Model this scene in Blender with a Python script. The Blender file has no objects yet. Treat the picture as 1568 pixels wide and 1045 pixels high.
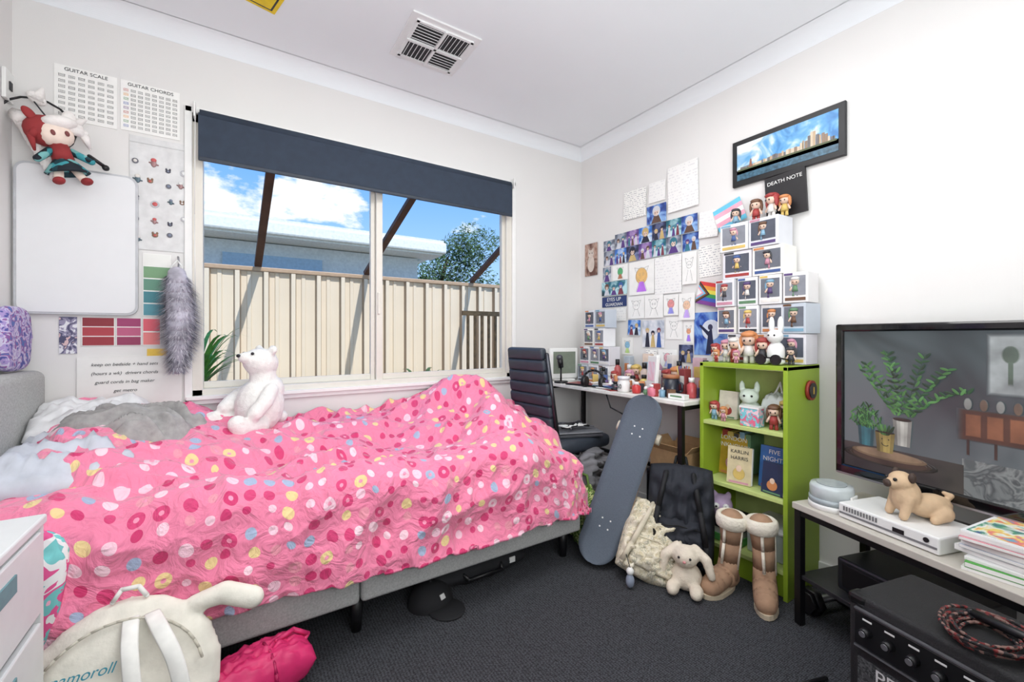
import bpy, bmesh, math, random
from mathutils import Vector, Matrix, Euler, noise
random.seed(7)
S=bpy.context.scene
S.view_settings.view_transform='Standard'
R=math.radians
# ---------------------------------------------------------------- materials
def lin(c):
    o=[]
    for v in c[:3]:
        v=v/255.0
        o.append(v/12.92 if v<=.04045 else ((v+.055)/1.055)**2.4)
    return (o[0],o[1],o[2],1)
_mc={}
def M(name,rgb,rough=.6,metal=0,var=.06,scale=25,bump=0,bscale=150,emit=0,coat=0,sheen=0):
    if name in _mc: return _mc[name]
    m=bpy.data.materials.new(name); m.use_nodes=True
    nt=m.node_tree; p=nt.nodes['Principled BSDF']
    p.inputs['Roughness'].default_value=rough; p.inputs['Metallic'].default_value=metal
    if coat: p.inputs['Coat Weight'].default_value=coat
    if sheen: p.inputs['Sheen Weight'].default_value=sheen
    c=lin(rgb)
    tc=nt.nodes.new('ShaderNodeTexCoord')
    n=nt.nodes.new('ShaderNodeTexNoise'); n.inputs['Scale'].default_value=scale; n.inputs['Detail'].default_value=3
    nt.links.new(tc.outputs['Object'],n.inputs['Vector'])
    r=nt.nodes.new('ShaderNodeValToRGB')
    r.color_ramp.elements[0].position=.3; r.color_ramp.elements[1].position=.7
    r.color_ramp.elements[0].color=tuple(max(0,x*(1-var*2)) for x in c[:3])+(1,)
    r.color_ramp.elements[1].color=tuple(min(1,x*(1+var)) for x in c[:3])+(1,)
    nt.links.new(n.outputs['Fac'],r.inputs['Fac'])
    if emit:
        nt.links.new(r.outputs['Color'],p.inputs['Emission Color']); p.inputs['Emission Strength'].default_value=emit; p.inputs['Base Color'].default_value=(.02,.02,.02,1)
    else: nt.links.new(r.outputs['Color'],p.inputs['Base Color'])
    if bump:
        n2=nt.nodes.new('ShaderNodeTexNoise'); n2.inputs['Scale'].default_value=bscale; n2.inputs['Detail'].default_value=4
        nt.links.new(tc.outputs['Object'],n2.inputs['Vector'])
        b=nt.nodes.new('ShaderNodeBump'); b.inputs['Strength'].default_value=bump; b.inputs['Distance'].default_value=.004
        nt.links.new(n2.outputs['Fac'],b.inputs['Height']); nt.links.new(b.outputs['Normal'],p.inputs['Normal'])
    _mc[name]=m; return m
def ART(name,cols,scale=18,rough=.5,kind='noise',emit=0,const=True):
    """printed picture: patches of several colours"""
    if name in _mc: return _mc[name]
    m=bpy.data.materials.new(name); m.use_nodes=True
    nt=m.node_tree; p=nt.nodes['Principled BSDF']; p.inputs['Roughness'].default_value=rough
    tc=nt.nodes.new('ShaderNodeTexCoord')
    if kind=='noise':
        n=nt.nodes.new('ShaderNodeTexNoise'); n.inputs['Scale'].default_value=scale; n.inputs['Detail'].default_value=3; n.inputs['Distortion'].default_value=1.2; out=n.outputs['Fac']; lo,hi=.32,.68
    else:
        n=nt.nodes.new('ShaderNodeTexVoronoi'); n.inputs['Scale'].default_value=scale; sp=nt.nodes.new('ShaderNodeSeparateColor'); nt.links.new(n.outputs['Color'],sp.inputs[0]); out=sp.outputs[0]; lo,hi=0,1
    nt.links.new(tc.outputs['Object'],n.inputs['Vector'])
    r=nt.nodes.new('ShaderNodeValToRGB'); cr=r.color_ramp
    if const: cr.interpolation='CONSTANT'
    k=len(cols)
    while len(cr.elements)<k: cr.elements.new(.5)
    for i,c in enumerate(cols):
        cr.elements[i].position=lo+(hi-lo)*i/k; cr.elements[i].color=lin(c)
    nt.links.new(out,r.inputs['Fac'])
    if emit:
        nt.links.new(r.outputs['Color'],p.inputs['Emission Color']); p.inputs['Emission Strength'].default_value=emit; p.inputs['Base Color'].default_value=(.02,.02,.02,1)
    else: nt.links.new(r.outputs['Color'],p.inputs['Base Color'])
    _mc[name]=m; return m
def PAGE(name,paper=(240,238,232),ink=(90,90,100),lines=70,thr=.5,width=.35):
    """sheet with rows of writing"""
    if name in _mc: return _mc[name]
    m=bpy.data.materials.new(name); m.use_nodes=True
    nt=m.node_tree; p=nt.nodes['Principled BSDF']; p.inputs['Roughness'].default_value=.6
    N=nt.nodes.new; L=nt.links.new
    tc=N('ShaderNodeTexCoord'); sx=N('ShaderNodeSeparateXYZ'); L(tc.outputs['Object'],sx.inputs[0])
    ad=N('ShaderNodeMath'); ad.operation='ADD'; L(sx.outputs[0],ad.inputs[0]); L(sx.outputs[1],ad.inputs[1])
    mu=N('ShaderNodeMath'); mu.operation='MULTIPLY'; mu.inputs[1].default_value=lines; L(sx.outputs[2],mu.inputs[0])
    fr=N('ShaderNodeMath'); fr.operation='FRACT'; L(mu.outputs[0],fr.inputs[0])
    lt=N('ShaderNodeMath'); lt.operation='LESS_THAN'; lt.inputs[1].default_value=width; L(fr.outputs[0],lt.inputs[0])
    fl=N('ShaderNodeMath'); fl.operation='FLOOR'; L(mu.outputs[0],fl.inputs[0])
    cb=N('ShaderNodeCombineXYZ'); L(ad.outputs[0],cb.inputs[0]); L(fl.outputs[0],cb.inputs[1]); 
    vm=N('ShaderNodeVectorMath'); vm.operation='MULTIPLY'; vm.inputs[1].default_value=(lines*1.3,3.7,1); L(cb.outputs[0],vm.inputs[0])
    no=N('ShaderNodeTexNoise'); no.inputs['Scale'].default_value=1; no.inputs['Detail'].default_value=2; L(vm.outputs[0],no.inputs['Vector'])
    gt=N('ShaderNodeMath'); gt.operation='GREATER_THAN'; gt.inputs[1].default_value=thr; L(no.outputs['Fac'],gt.inputs[0])
    an=N('ShaderNodeMath'); an.operation='MULTIPLY'; L(lt.outputs[0],an.inputs[0]); L(gt.outputs[0],an.inputs[1])
    mx=N('ShaderNodeMix'); mx.data_type='RGBA'; mx.inputs[6].default_value=lin(paper); mx.inputs[7].default_value=lin(ink)
    L(an.outputs[0],mx.inputs[0]); L(mx.outputs[2],p.inputs['Base Color'])
    _mc[name]=m; return m
WHITE=M('white_plastic',(236,236,234),.4,var=.01)
BLACK=M('black_plastic',(22,22,25),.4)
BLKM=M('black_metal',(20,20,22),.35,metal=.3)
PAPER=M('paper',(244,243,240),.7,var=.02)
# ---------------------------------------------------------------- mesh builder
class B:
    def __init__(s,name): s.n=name; s.bm=bmesh.new(); s.mats=[]; s.T=Matrix()
    def mi(s,m):
        if m not in s.mats: s.mats.append(m)
        return s.mats.index(m)
    def _a(s,vs,m,sm,X,mode=None):
        i=s.mi(m); T=s.T@X
        for v in vs: v.co=T@v.co
        for v in vs:
            for f in v.link_faces:
                f.material_index=i; f.smooth=(len(f.verts)==4 if mode=='c' else sm)
        return s
    def tri(s,pts,m):
        f=s.bm.faces.new([s.bm.verts.new(p) for p in pts]); f.material_index=s.mi(m)
    def box(s,c,d,m,r=(0,0,0),bev=0,seg=2,sm=False):
        if bev:
            v=bmesh.ops.create_cube(s.bm,size=1)['verts']
            for q in v: q.co=Vector((q.co.x*d[0],q.co.y*d[1],q.co.z*d[2]))
            e=list({e for x in v for e in x.link_edges})
            v=bmesh.ops.bevel(s.bm,geom=e,offset=min(bev,min(d)*.45),segments=seg,affect='EDGES',profile=.5)['verts']
        else:
            v=[s.bm.verts.new((x*d[0]/2,y*d[1]/2,z*d[2]/2)) for x in (-1,1) for y in (-1,1) for z in (-1,1)]
            for q in ((0,1,3,2),(4,6,7,5),(0,4,5,1),(2,3,7,6),(0,2,6,4),(1,5,7,3)): s.bm.faces.new([v[k] for k in q])
        return s._a(v,m,sm or (bev>0 and seg>2),Matrix.Translation(c)@Euler([R(a) for a in r]).to_matrix().to_4x4())
    def cyl(s,p0,p1,r0,m,r1=None,seg=16):
        p0=Vector(p0);p1=Vector(p1);d=p1-p0; L=d.length; r1=r0 if r1 is None else r1
        a=[s.bm.verts.new((max(r0,1e-4)*math.cos(2*math.pi*k/seg),max(r0,1e-4)*math.sin(2*math.pi*k/seg),-L/2)) for k in range(seg)]
        b=[s.bm.verts.new((max(r1,1e-4)*math.cos(2*math.pi*k/seg),max(r1,1e-4)*math.sin(2*math.pi*k/seg),L/2)) for k in range(seg)]
        s.bm.faces.new(a[::-1]); s.bm.faces.new(b)
        for k in range(seg): s.bm.faces.new((a[k],a[(k+1)%seg],b[(k+1)%seg],b[k]))
        return s._a(a+b,m,True,Matrix.Translation((p0+p1)/2)@d.to_track_quat('Z','Y').to_matrix().to_4x4(),'c')
    def ball(s,c,r,m,rot=(0,0,0),seg=16):
        if not hasattr(r,'__len__'): r=(r,r,r)
        nv=max(5,seg//2+1); rings=[]; top=s.bm.verts.new((0,0,1)); bot=s.bm.verts.new((0,0,-1))
        for i in range(1,nv):
            a=math.pi*i/nv; rings.append([s.bm.verts.new((math.sin(a)*math.cos(2*math.pi*k/seg),math.sin(a)*math.sin(2*math.pi*k/seg),math.cos(a))) for k in range(seg)])
        for k in range(seg):
            k2=(k+1)%seg; s.bm.faces.new((top,rings[0][k],rings[0][k2])); s.bm.faces.new((bot,rings[-1][k2],rings[-1][k]))
            for i in range(len(rings)-1): s.bm.faces.new((rings[i][k],rings[i+1][k],rings[i+1][k2],rings[i][k2]))
        return s._a([top,bot]+[v for q in rings for v in q],m,True,Matrix.Translation(c)@Euler([R(a) for a in rot]).to_matrix().to_4x4()@Matrix.Diagonal((r[0],r[1],r[2],1)))
    def tube(s,pts,r,m,seg=8):
        n=len(pts); rr=r if hasattr(r,'__len__') else [r]*n
        for i in range(n-1): s.cyl(pts[i],pts[i+1],rr[i],m,rr[i+1],seg)
        for i in range(n): s.ball(pts[i],rr[i]*1.0,m,seg=seg)
        return s
    def ext(s,pts,vec,m,sm=False):
        vec=Vector(vec); a=[s.bm.verts.new(Vector(p)) for p in pts]; b=[s.bm.verts.new(Vector(p)+vec) for p in pts]
        n=len(pts); s.bm.faces.new(a); s.bm.faces.new(b[::-1])
        for i in range(n): s.bm.faces.new((a[i],b[i],b[(i+1)%n],a[(i+1)%n]))
        return s._a(a+b,m,sm,Matrix())
    def lathe(s,prof,m,c=(0,0,0),seg=24):
        rings=[]
        for r,z in prof:
            rings.append([s.bm.verts.new((r*math.cos(2*math.pi*k/seg),r*math.sin(2*math.pi*k/seg),z)) for k in range(seg)])
        for i in range(len(rings)-1):
            for k in range(seg): s.bm.faces.new((rings[i][k],rings[i][(k+1)%seg],rings[i+1][(k+1)%seg],rings[i+1][k]))
        s.bm.faces.new(rings[0][::-1]); s.bm.faces.new(rings[-1])
        return s._a([v for q in rings for v in q],m,True,Matrix.Translation(c))
    def pillow(s,c,d,m,rot=(0,0,0),n=22,puff=.45,wr=.0,seed=0,fr=1.0):
        vs=[]; g={}
        for side in (1,-1):
            for i in range(n+1):
                for j in range(n+1):
                    u=2*i/n-1; v=2*j/n-1
                    e=(max(0,1-abs(u)**3.2)*max(0,1-abs(v)**3.2))**puff
                    if e==0 and side==-1: g[(side,i,j)]=g[(1,i,j)]; continue
                    k=1-.06*(abs(u*v)**2)
                    w=wr*(noise.noise(Vector((u*2.5*fr+seed,v*4*fr,side*3.+seed)))+(.5-abs(noise.noise(Vector((u*5*fr+seed,v*3*fr,9+seed))))*2)*.35)*e
                    q=s.bm.verts.new((u*d[0]/2*k,v*d[1]/2*k,side*e*d[2]/2+w)); g[(side,i,j)]=q; vs.append(q)
            for i in range(n):
                for j in range(n):
                    f=[g[(side,i,j)],g[(side,i+1,j)],g[(side,i+1,j+1)],g[(side,i,j+1)]]
                    if side<0: f=f[::-1]
                    try: s.bm.faces.new(f)
                    except ValueError: pass
        return s._a(vs,m,True,Matrix.Translation(c)@Euler([R(a) for a in rot]).to_matrix().to_4x4())
    def done(s,loc=(0,0,0),rot=(0,0,0),parent=None,norm=True,scale=1):
        if norm: bmesh.ops.recalc_face_normals(s.bm,faces=s.bm.faces)
        if scale!=1: bmesh.ops.scale(s.bm,vec=(scale,)*3,verts=s.bm.verts)
        me=bpy.data.meshes.new(s.n); s.bm.to_mesh(me); s.bm.free()
        for m in s.mats: me.materials.append(m)
        o=bpy.data.objects.new(s.n,me); S.collection.objects.link(o)
        o.location=loc; o.rotation_euler=[R(a) for a in rot]
        if parent: o.parent=parent
        return o
def text(parent,s,loc,rot,size,m,name='lettering',shear=0):
    c=bpy.data.curves.new(name,'FONT'); c.body=s; c.size=size; c.align_x='CENTER'; c.extrude=.0003; c.shear=shear
    o=bpy.data.objects.new(name,c); S.collection.objects.link(o); c.materials.append(m)
    o.location=loc; o.rotation_euler=[R(a) for a in rot]; o.parent=parent; return o
def rrect(w,h,r,n=6):
    o=[]
    for cx,cz,a0 in ((w/2-r,h/2-r,0),(-w/2+r,h/2-r,90),(-w/2+r,-h/2+r,180),(w/2-r,-h/2+r,270)):
        for k in range(n+1): a=R(a0+90*k/n); o.append((cx+r*math.cos(a),cz+r*math.sin(a)))
    return o
# ================================================================= ROOM
X0=-2.84; H=2.42; YF=-3.7
wallm=M('wall_paint',(229,227,225),.85,var=.01,scale=2,bump=.05,bscale=300)
ceilm=M('ceiling_paint',(238,241,244),.9,var=.01,scale=2)
trimm=M('trim_paint',(240,240,238),.6,var=.01)
WX0,WX1,WZ0,WZ1=-2.30,-.61,.79,2.06
b=B('wall_back')
b.box(((X0+WX0)/2,.06,H/2),(WX0-X0,.12,H),wallm); b.box((WX1/2,.06,H/2),(-WX1,.12,H),wallm)
b.box(((WX0+WX1)/2,.06,WZ0/2),(WX1-WX0,.12,WZ0),wallm); b.box(((WX0+WX1)/2,.06,(H+WZ1)/2),(WX1-WX0,.12,H-WZ1),wallm)
b.done()
B('wall_right').box((.06,YF/2,H/2),(.12,-YF+.24,H),wallm).done()
B('wall_left').box((X0-.06,YF/2,H/2),(.12,-YF+.24,H),wallm).done()
B('wall_front').box((X0/2,YF-.06,H/2),(-X0,.12,H),wallm).done()
B('ceiling').box((X0/2,YF/2,H+.03),(-X0+.24,-YF+.24,.06),ceilm).done()
cm=bpy.data.materials.new('charcoal_carpet'); cm.use_nodes=True; nt=cm.node_tree; p=nt.nodes['Principled BSDF']; p.inputs['Roughness'].default_value=.95
tc=nt.nodes.new('ShaderNodeTexCoord'); mpc=nt.nodes.new('ShaderNodeMapping'); mpc.inputs['Scale'].default_value=(1,1.7,1); nt.links.new(tc.outputs['Object'],mpc.inputs[0])
v=nt.nodes.new('ShaderNodeTexVoronoi'); v.inputs['Scale'].default_value=100; v.inputs['Randomness'].default_value=.35
n=nt.nodes.new('ShaderNodeTexNoise'); n.inputs['Scale'].default_value=240; n.inputs['Detail'].default_value=2
nt.links.new(mpc.outputs[0],v.inputs['Vector']); nt.links.new(tc.outputs['Object'],n.inputs['Vector'])
mx=nt.nodes.new('ShaderNodeMath'); mx.operation='MULTIPLY'; nt.links.new(v.outputs['Distance'],mx.inputs[0]); nt.links.new(n.outputs['Fac'],mx.inputs[1])
r=nt.nodes.new('ShaderNodeValToRGB'); r.color_ramp.elements[0].position=.05; r.color_ramp.elements[0].color=lin((80,82,88)); r.color_ramp.elements[1].position=.36; r.color_ramp.elements[1].color=lin((22,23,26))
nt.links.new(mx.outputs[0],r.inputs['Fac']); nt.links.new(r.outputs['Color'],p.inputs['Base Color'])
bp=nt.nodes.new('ShaderNodeBump'); bp.inputs['Strength'].default_value=.9; bp.inputs['Distance'].default_value=.004; bp.invert=True
nt.links.new(mx.outputs[0],bp.inputs['Height']); nt.links.new(bp.outputs['Normal'],p.inputs['Normal'])
B('floor').box((X0/2,YF/2,-.03),(-X0+.24,-YF+.24,.06),cm).done()
def cove(name,p0,p1,inward):
    b=B(name); p0=Vector(p0);p1=Vector(p1);iw=Vector(inward)
    prof=[(0,0),(0,-.07)]+[(.001+.069*(1-math.cos(a)),-.069+.069*math.sin(a)) for a in [R(q) for q in range(0,91,6)]]+[(.073,0)]
    b.ext([p0+iw*q[0]+Vector((0,0,q[1])) for q in prof],p1-p0,ceilm).done()
cove('trim_1',(X0,0,H),(0,0,H),(0,-1,0)); cove('trim_2',(0,0,H),(0,YF,H),(-1,0,0)); cove('trim_3',(X0,YF,H),(X0,0,H),(1,0,0))
B('baseboard_back').box((X0/2,-.006,.045),(-X0,.012,.09),trimm,bev=.003).done()
B('baseboard_right').box((-.006,YF/2,.045),(.012,-YF-.02,.09),trimm,bev=.003).done()
B('baseboard_left').box((X0+.006,YF/2,.045),(.012,-YF-.02,.09),trimm,bev=.003).done()
# window
fr=M('cream_aluminium',(226,222,212),.35,var=.01); navy=M('blind_fabric',(50,61,77),.85,bump=.1,bscale=500)
gl=bpy.data.materials.new('window_glass'); gl.use_nodes=True; nt=gl.node_tree; nt.nodes.remove(nt.nodes['Principled BSDF'])
t=nt.nodes.new('ShaderNodeBsdfTransparent'); t.inputs[0].default_value=(.97,.985,.98,1); nt.links.new(t.outputs[0],nt.nodes['Material Output'].inputs[0])
b=B('window_1'); W=WX1-WX0; HC=(WZ0+WZ1)/2; WC=(WX0+WX1)/2; HH=WZ1-WZ0
for x in (WX0+.02,WX1-.02): b.box((x,.045,HC),(.04,.09,HH),fr,bev=.003)
for z in (WZ0+.02,WZ1-.02): b.box((WC,.045,z),(W,.09,.04),fr,bev=.003)
for x in (WX0-.012,WX1+.012): b.box((x,-.006,HC),(.028,.014,HH+.05),trimm,bev=.003)
for z in (WZ0-.012,WZ1+.012): b.box((WC,-.006,z),(W+.05,.014,.028),trimm,bev=.003)
b.box((WC,-.012,WZ0+.004),(W+.04,.03,.018),trimm,bev=.003)
xm=-1.47
b.box((xm,.04,HC),(.035,.05,HH-.06),fr,bev=.003); b.box((xm-.03,.055,HC),(.022,.03,HH-.06),fr,bev=.002)
for a,c,y in ((WX0+.04,xm-.02,.06),(xm+.015,WX1-.04,.035)):
    for z in (WZ0+.055,WZ1-.055): b.box(((a+c)/2,y,z),(c-a,.02,.03),fr,bev=.002)
    b.box(((a+c)/2,y,HC),(c-a,.004,HH-.1),gl)
b.box((WX1-.05,.035,HC),(.022,.024,HH-.08),fr,bev=.002)
b.box((xm-.005,.012,1.25),(.012,.012,.12),fr,bev=.003)
b.done()
b=B('roller_blind'); zb=1.85
b.cyl((WX0+.03,-.03,WZ1-.01),(WX1-.03,-.03,WZ1-.01),.02,navy,seg=24)
b.box((WC,-.045,(zb+WZ1-.01)/2),(W-.05,.003,WZ1-.01-zb),navy)
b.box((WC,-.045,zb),(W-.05,.010,.02),M('blind_bar',(42,52,66),.5),bev=.004)
for x in (WX0+.012,WX1-.012): b.box((x,-.03,WZ1),(.008,.05,.065),WHITE,bev=.004)
b.tube([(WX0+.015,-.05,WZ1-.02),(WX0+.012,-.045,1.6),(WX0+.015,-.04,1.2)],.0018,WHITE,6)
b.done()
b=B('ceiling_vent'); vm=M('vent_white',(232,232,232),.5,var=.01); dk=M('vent_dark',(60,60,62),.8)
b.box((0,0,-.004),(.325,.325,.008),vm,bev=.003); b.box((0,0,-.009),(.255,.255,.004),dk)
b.box((0,0,-.014),(.27,.012,.014),vm); b.box((0,0,-.014),(.012,.27,.014),vm)
for s_ in (-1,1): b.box((s_*.128,0,-.011),(.012,.27,.010),vm); b.box((0,s_*.128,-.011),(.27,.012,.010),vm)
for qx in (-1,1):
    for qy in (-1,1):
        for i in range(6):
            o=.018+i*.019
            if qx*qy>0: b.box((qx*.066,qy*o,-.014),(.115,.010,.002),vm,r=(35,0,0))
            else: b.box((qx*o,qy*.066,-.014),(.002,.115,.010),vm,r=(0,35,0))
b.done((-1.36,-.50,H))
b=B('ceiling_sign'); ye=M('sign_yellow',(238,205,20),.5)
b.box((0,0,-.002),(.30,.30,.003),ye,bev=.001); b.box((0,0,-.004),(.27,.27,.0015),BLACK); b.box((0,0,-.005),(.255,.255,.0015),ye)
for i in range(3): b.box((-.06+.06*i,0,-.006),(.02,.12,.001),BLACK)
b.done((-2.11,-.50,H),(0,0,14))
# ================================================================= OUTSIDE
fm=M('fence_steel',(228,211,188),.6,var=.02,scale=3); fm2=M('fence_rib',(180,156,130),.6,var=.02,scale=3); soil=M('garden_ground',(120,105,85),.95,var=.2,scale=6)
B('garden_ground').box((-1.5,8,-.16),(30,15.6,.1),soil).done()
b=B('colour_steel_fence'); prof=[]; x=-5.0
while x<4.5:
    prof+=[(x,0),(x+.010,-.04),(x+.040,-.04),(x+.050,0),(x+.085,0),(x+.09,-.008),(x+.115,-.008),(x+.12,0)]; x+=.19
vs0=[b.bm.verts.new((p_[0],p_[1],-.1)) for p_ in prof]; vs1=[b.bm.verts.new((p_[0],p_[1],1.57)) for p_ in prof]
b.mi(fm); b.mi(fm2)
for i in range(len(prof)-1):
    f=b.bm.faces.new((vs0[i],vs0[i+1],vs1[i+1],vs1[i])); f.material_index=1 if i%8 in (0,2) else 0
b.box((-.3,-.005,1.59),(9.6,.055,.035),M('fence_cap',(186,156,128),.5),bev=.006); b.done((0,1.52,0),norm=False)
b=B('pergola_rafters'); br=M('brown_timber',(92,58,44),.6,var=.15,scale=12)
for xa,xb in ((-1.99,-1.945),(-1.17,-1.02),(-.13,-.02)):
    p0=Vector((xa,1.49,1.62)); p1=Vector((xb,.17,2.28)); d=p1-p0
    X=Matrix.Translation((p0+p1)/2)@d.to_track_quat('Z','X').to_matrix().to_4x4()
    b.T=X; b.box((0,0,0),(.035,.05,d.length),br,bev=.004); b.T=Matrix()
b.box((-1.2,.15,2.30),(5,.05,.08),br)
for x in (-3.6,1.2): b.box((x,.17,1.1),(.07,.07,2.4),br)
b.done()
b=B('neighbour_house'); ws=M('house_render',(226,226,222),.8); fa=M('fascia',(245,241,230),.5); rf=M('roof_metal',(235,232,225),.4)
b.box((-3.4,8.5,1.2),(8.4,6,2.7),ws); b.box((-3.2,5.0,2.69),(8.7,.16,.2),fa,bev=.03); b.box((-3.2,5.3,2.58),(8.6,.6,.03),fa)
b.ext([(-7.5,4.95,2.78),(1.1,4.95,2.78),(1.1,8,3.05),(-7.5,8,3.05)],(0,0,.05),rf)
b.box((1.05,8,2.69),(.14,6,.2),fa,bev=.02); b.box((-1.6,5.48,1.9),(1.4,.06,.9),M('neighbour_window',(170,190,205),.1)); b.done()
b=B('carport'); b.box((2.3,6.0,1.95),(2.2,1.6,.1),M('carport_roof',(160,150,140),.5)); b.box((1.5,5.4,.95),(.1,.1,1.9),ws); b.box((3.2,5.4,.95),(.1,.1,1.9),ws); b.box((2.4,7.5,.9),(2,.1,1.8),M('carport_wall',(140,140,138),.7)); b.done()
def leaves(b,c,rad,n,m,size):
    for i in range(n):
        d=Vector((random.gauss(0,1),random.gauss(0,1),random.gauss(0,1))).normalized()*(random.random()**.4)
        p_=Vector(c)+Vector((d.x*rad[0],d.y*rad[1],d.z*rad[2]))
        a=Vector((random.gauss(0,1),random.gauss(0,1),random.gauss(0,1))).normalized()*size
        q=a.orthogonal().normalized()*size*.3
        b.tri([p_-a,p_+q,p_+a,p_-q],m)
b=B('gum_tree'); lf=M('leaf_grey_green',(82,108,62),.9,var=.3,scale=3)
b.tube([(2.9,9.5,-.1),(2.85,9.5,1.5),(3.0,9.5,2.6),(3.2,9.4,3.4)],[.14,.12,.08,.04],br)
for c_,r_ in (((2.9,9.5,2.9),(.9,.8,.6)),((3.6,9.5,3.6),(.8,.8,.6)),((2.6,9.4,2.4),(.6,.6,.4)),((4.1,9.5,2.7),(.9,.8,.7)),((4.2,9.5,3.9),(.9,.8,.7))): leaves(b,c_,r_,1100,lf,.08)
b.done()
def fronds(name,loc,n,L,m,up=.6,w=.03,trunk=.6):
    b=B(name)
    for i in range(n):
        a=2*math.pi*i/n+random.random()*.4; pr=None; k=up*random.uniform(.7,1.4); LL=L*random.uniform(.7,1.1)
        for j in range(9):
            t_=j/8; ww=w*math.sin(math.pi*min(1,t_*.9+.1))+.001
            c_=Vector((math.cos(a)*LL*t_*.7,math.sin(a)*LL*t_*.7,trunk+LL*k*(t_*1.5-t_*t_*.9))); q=Vector((-math.sin(a),math.cos(a),0))*ww
            cu=[b.bm.verts.new(c_-q),b.bm.verts.new(c_+q)]
            if pr: 
                f=b.bm.faces.new((pr[0],pr[1],cu[1],cu[0])); f.material_index=b.mi(m)
            pr=cu
    b.cyl((0,0,0),(0,0,trunk+.05),.04,br,.03); return b.done(loc)
fronds('palm_plant',(-2.35,.85,-.11),60,.44,M('palm_green',(92,156,66),.5,var=.2),1.1,.011,.80)
fronds('agave_plant',(-.80,1.12,-.11),14,.30,M('agave_green',(130,160,96),.5,var=.2),1.3,.02,.6)
b=B('garden_bench'); wd=M('bench_timber',(140,110,75),.7,var=.2)
for i in range(6): b.box((-.42+i*.07,1.0,.9),(.02,.02,.75),wd)
b.box((-.25,1.0,1.27),(.45,.03,.04),wd); b.box((-.25,.95,.55),(.5,.35,.04),wd)
for x in (-.47,-.03):
    for y in (.8,1.1): b.box((x,y,.22),(.04,.04,.66),wd)
b.done()
# ================================================================= BED
gf=M('grey_upholstery',(186,187,186),.95,var=.10,scale=160,bump=.3,bscale=500)
BX0,BX1,BY0,BY1=-2.74,-.74,-.82,-.03
b=B('bed'); mxx=-1.77
b.box(((BX0+mxx)/2,(BY0+BY1)/2,.23),(mxx-BX0-.004,BY1-BY0,.20),gf,bev=.015,seg=3)
b.box(((BX1+mxx)/2,(BY0+BY1)/2,.23),(BX1-mxx-.004,BY1-BY0,.20),gf,bev=.015,seg=3)
b.box(((X0+BX0)/2,(BY0+BY1)/2,.52),(.09,BY1-BY0+.04,.84),gf,bev=.03,seg=4)
for x in (BX0+.1,mxx,BX1-.06):
    for y in (BY0+.07,BY1-.07): b.cyl((x,y,0),(x,y,.135),.018,BLACK,.026)
b.box(((BX0+BX1)/2,(BY0+BY1)/2,.41),(BX1-BX0-.01,BY1-BY0-.03,.19),M('mattress_sheet',(205,208,214),.9,var=.04),bev=.05,seg=4)
b.done()
dm=bpy.data.materials.new('pink_dotted_duvet'); dm.use_nodes=True; nt=dm.node_tree; p=nt.nodes['Principled BSDF']; p.inputs['Roughness'].default_value=.75; p.inputs['Sheen Weight'].default_value=.35
N=nt.nodes.new; L=nt.links.new
uv=N('ShaderNodeTexCoord'); vo=N('ShaderNodeTexVoronoi'); vo.voronoi_dimensions='2D'; vo.inputs['Scale'].default_value=19; vo.inputs['Randomness'].default_value=.5
L(uv.outputs['UV'],vo.inputs['Vector'])
sp=N('ShaderNodeSeparateColor'); L(vo.outputs['Color'],sp.inputs[0])
r=N('ShaderNodeValToRGB'); r.color_ramp.interpolation='CONSTANT'; cols=[(210,50,110),(250,210,222),(238,210,150),(214,60,116),(165,180,208),(206,46,106),(248,200,216),(238,210,150),(236,150,168),(214,60,116)]
while len(r.color_ramp.elements)<len(cols): r.color_ramp.elements.new(.5)
for i,c in enumerate(cols): r.color_ramp.elements[i].position=i/len(cols); r.color_ramp.elements[i].color=lin(c)
L(sp.outputs[0],r.inputs['Fac'])
ra=N('ShaderNodeMapRange'); ra.inputs['To Min'].default_value=.20; ra.inputs['To Max'].default_value=.38; L(sp.outputs[1],ra.inputs['Value'])
lt=N('ShaderNodeMath'); lt.operation='LESS_THAN'; L(vo.outputs['Distance'],lt.inputs[0]); L(ra.outputs[0],lt.inputs[1])
m1=N('ShaderNodeMix'); m1.data_type='RGBA'; m1.inputs[6].default_value=lin((238,130,164)); L(lt.outputs[0],m1.inputs[0]); L(r.outputs['Color'],m1.inputs[7])
lt2=N('ShaderNodeMath'); lt2.operation='LESS_THAN'; lt2.inputs[1].default_value=.12; L(vo.outputs['Distance'],lt2.inputs[0])
gg=N('ShaderNodeMath'); gg.operation='GREATER_THAN'; gg.inputs[1].default_value=.8; L(sp.outputs[1],gg.inputs[0])
an=N('ShaderNodeMath'); an.operation='MULTIPLY'; L(lt2.outputs[0],an.inputs[0]); L(gg.outputs[0],an.inputs[1])
m2=N('ShaderNodeMix'); m2.data_type='RGBA'; L(an.outputs[0],m2.inputs[0]); L(m1.outputs[2],m2.inputs[6]); m2.inputs[7].default_value=lin((246,150,180)); L(m2.outputs[2],p.inputs['Base Color'])
nn=N('ShaderNodeTexNoise'); nn.inputs['Scale'].default_value=16; nn.inputs['Detail'].default_value=4; nn.inputs['Distortion'].default_value=2.0; L(uv.outputs['UV'],nn.inputs['Vector'])
bb=N('ShaderNodeBump'); bb.inputs['Strength'].default_value=.55; bb.inputs['Distance'].default_value=.035; L(nn.outputs['Fac'],bb.inputs['Height']); L(bb.outputs['Normal'],p.inputs['Normal'])
def sst(a,b_,x): 
    t_=max(0,min(1,(x-a)/(b_-a))); return t_*t_*(3-2*t_)
def nz(x,y,z=0): return noise.noise(Vector((x,y,z)))
def rid(x,y,z=0): return 1-2.4*abs(nz(x,y,z))
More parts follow.
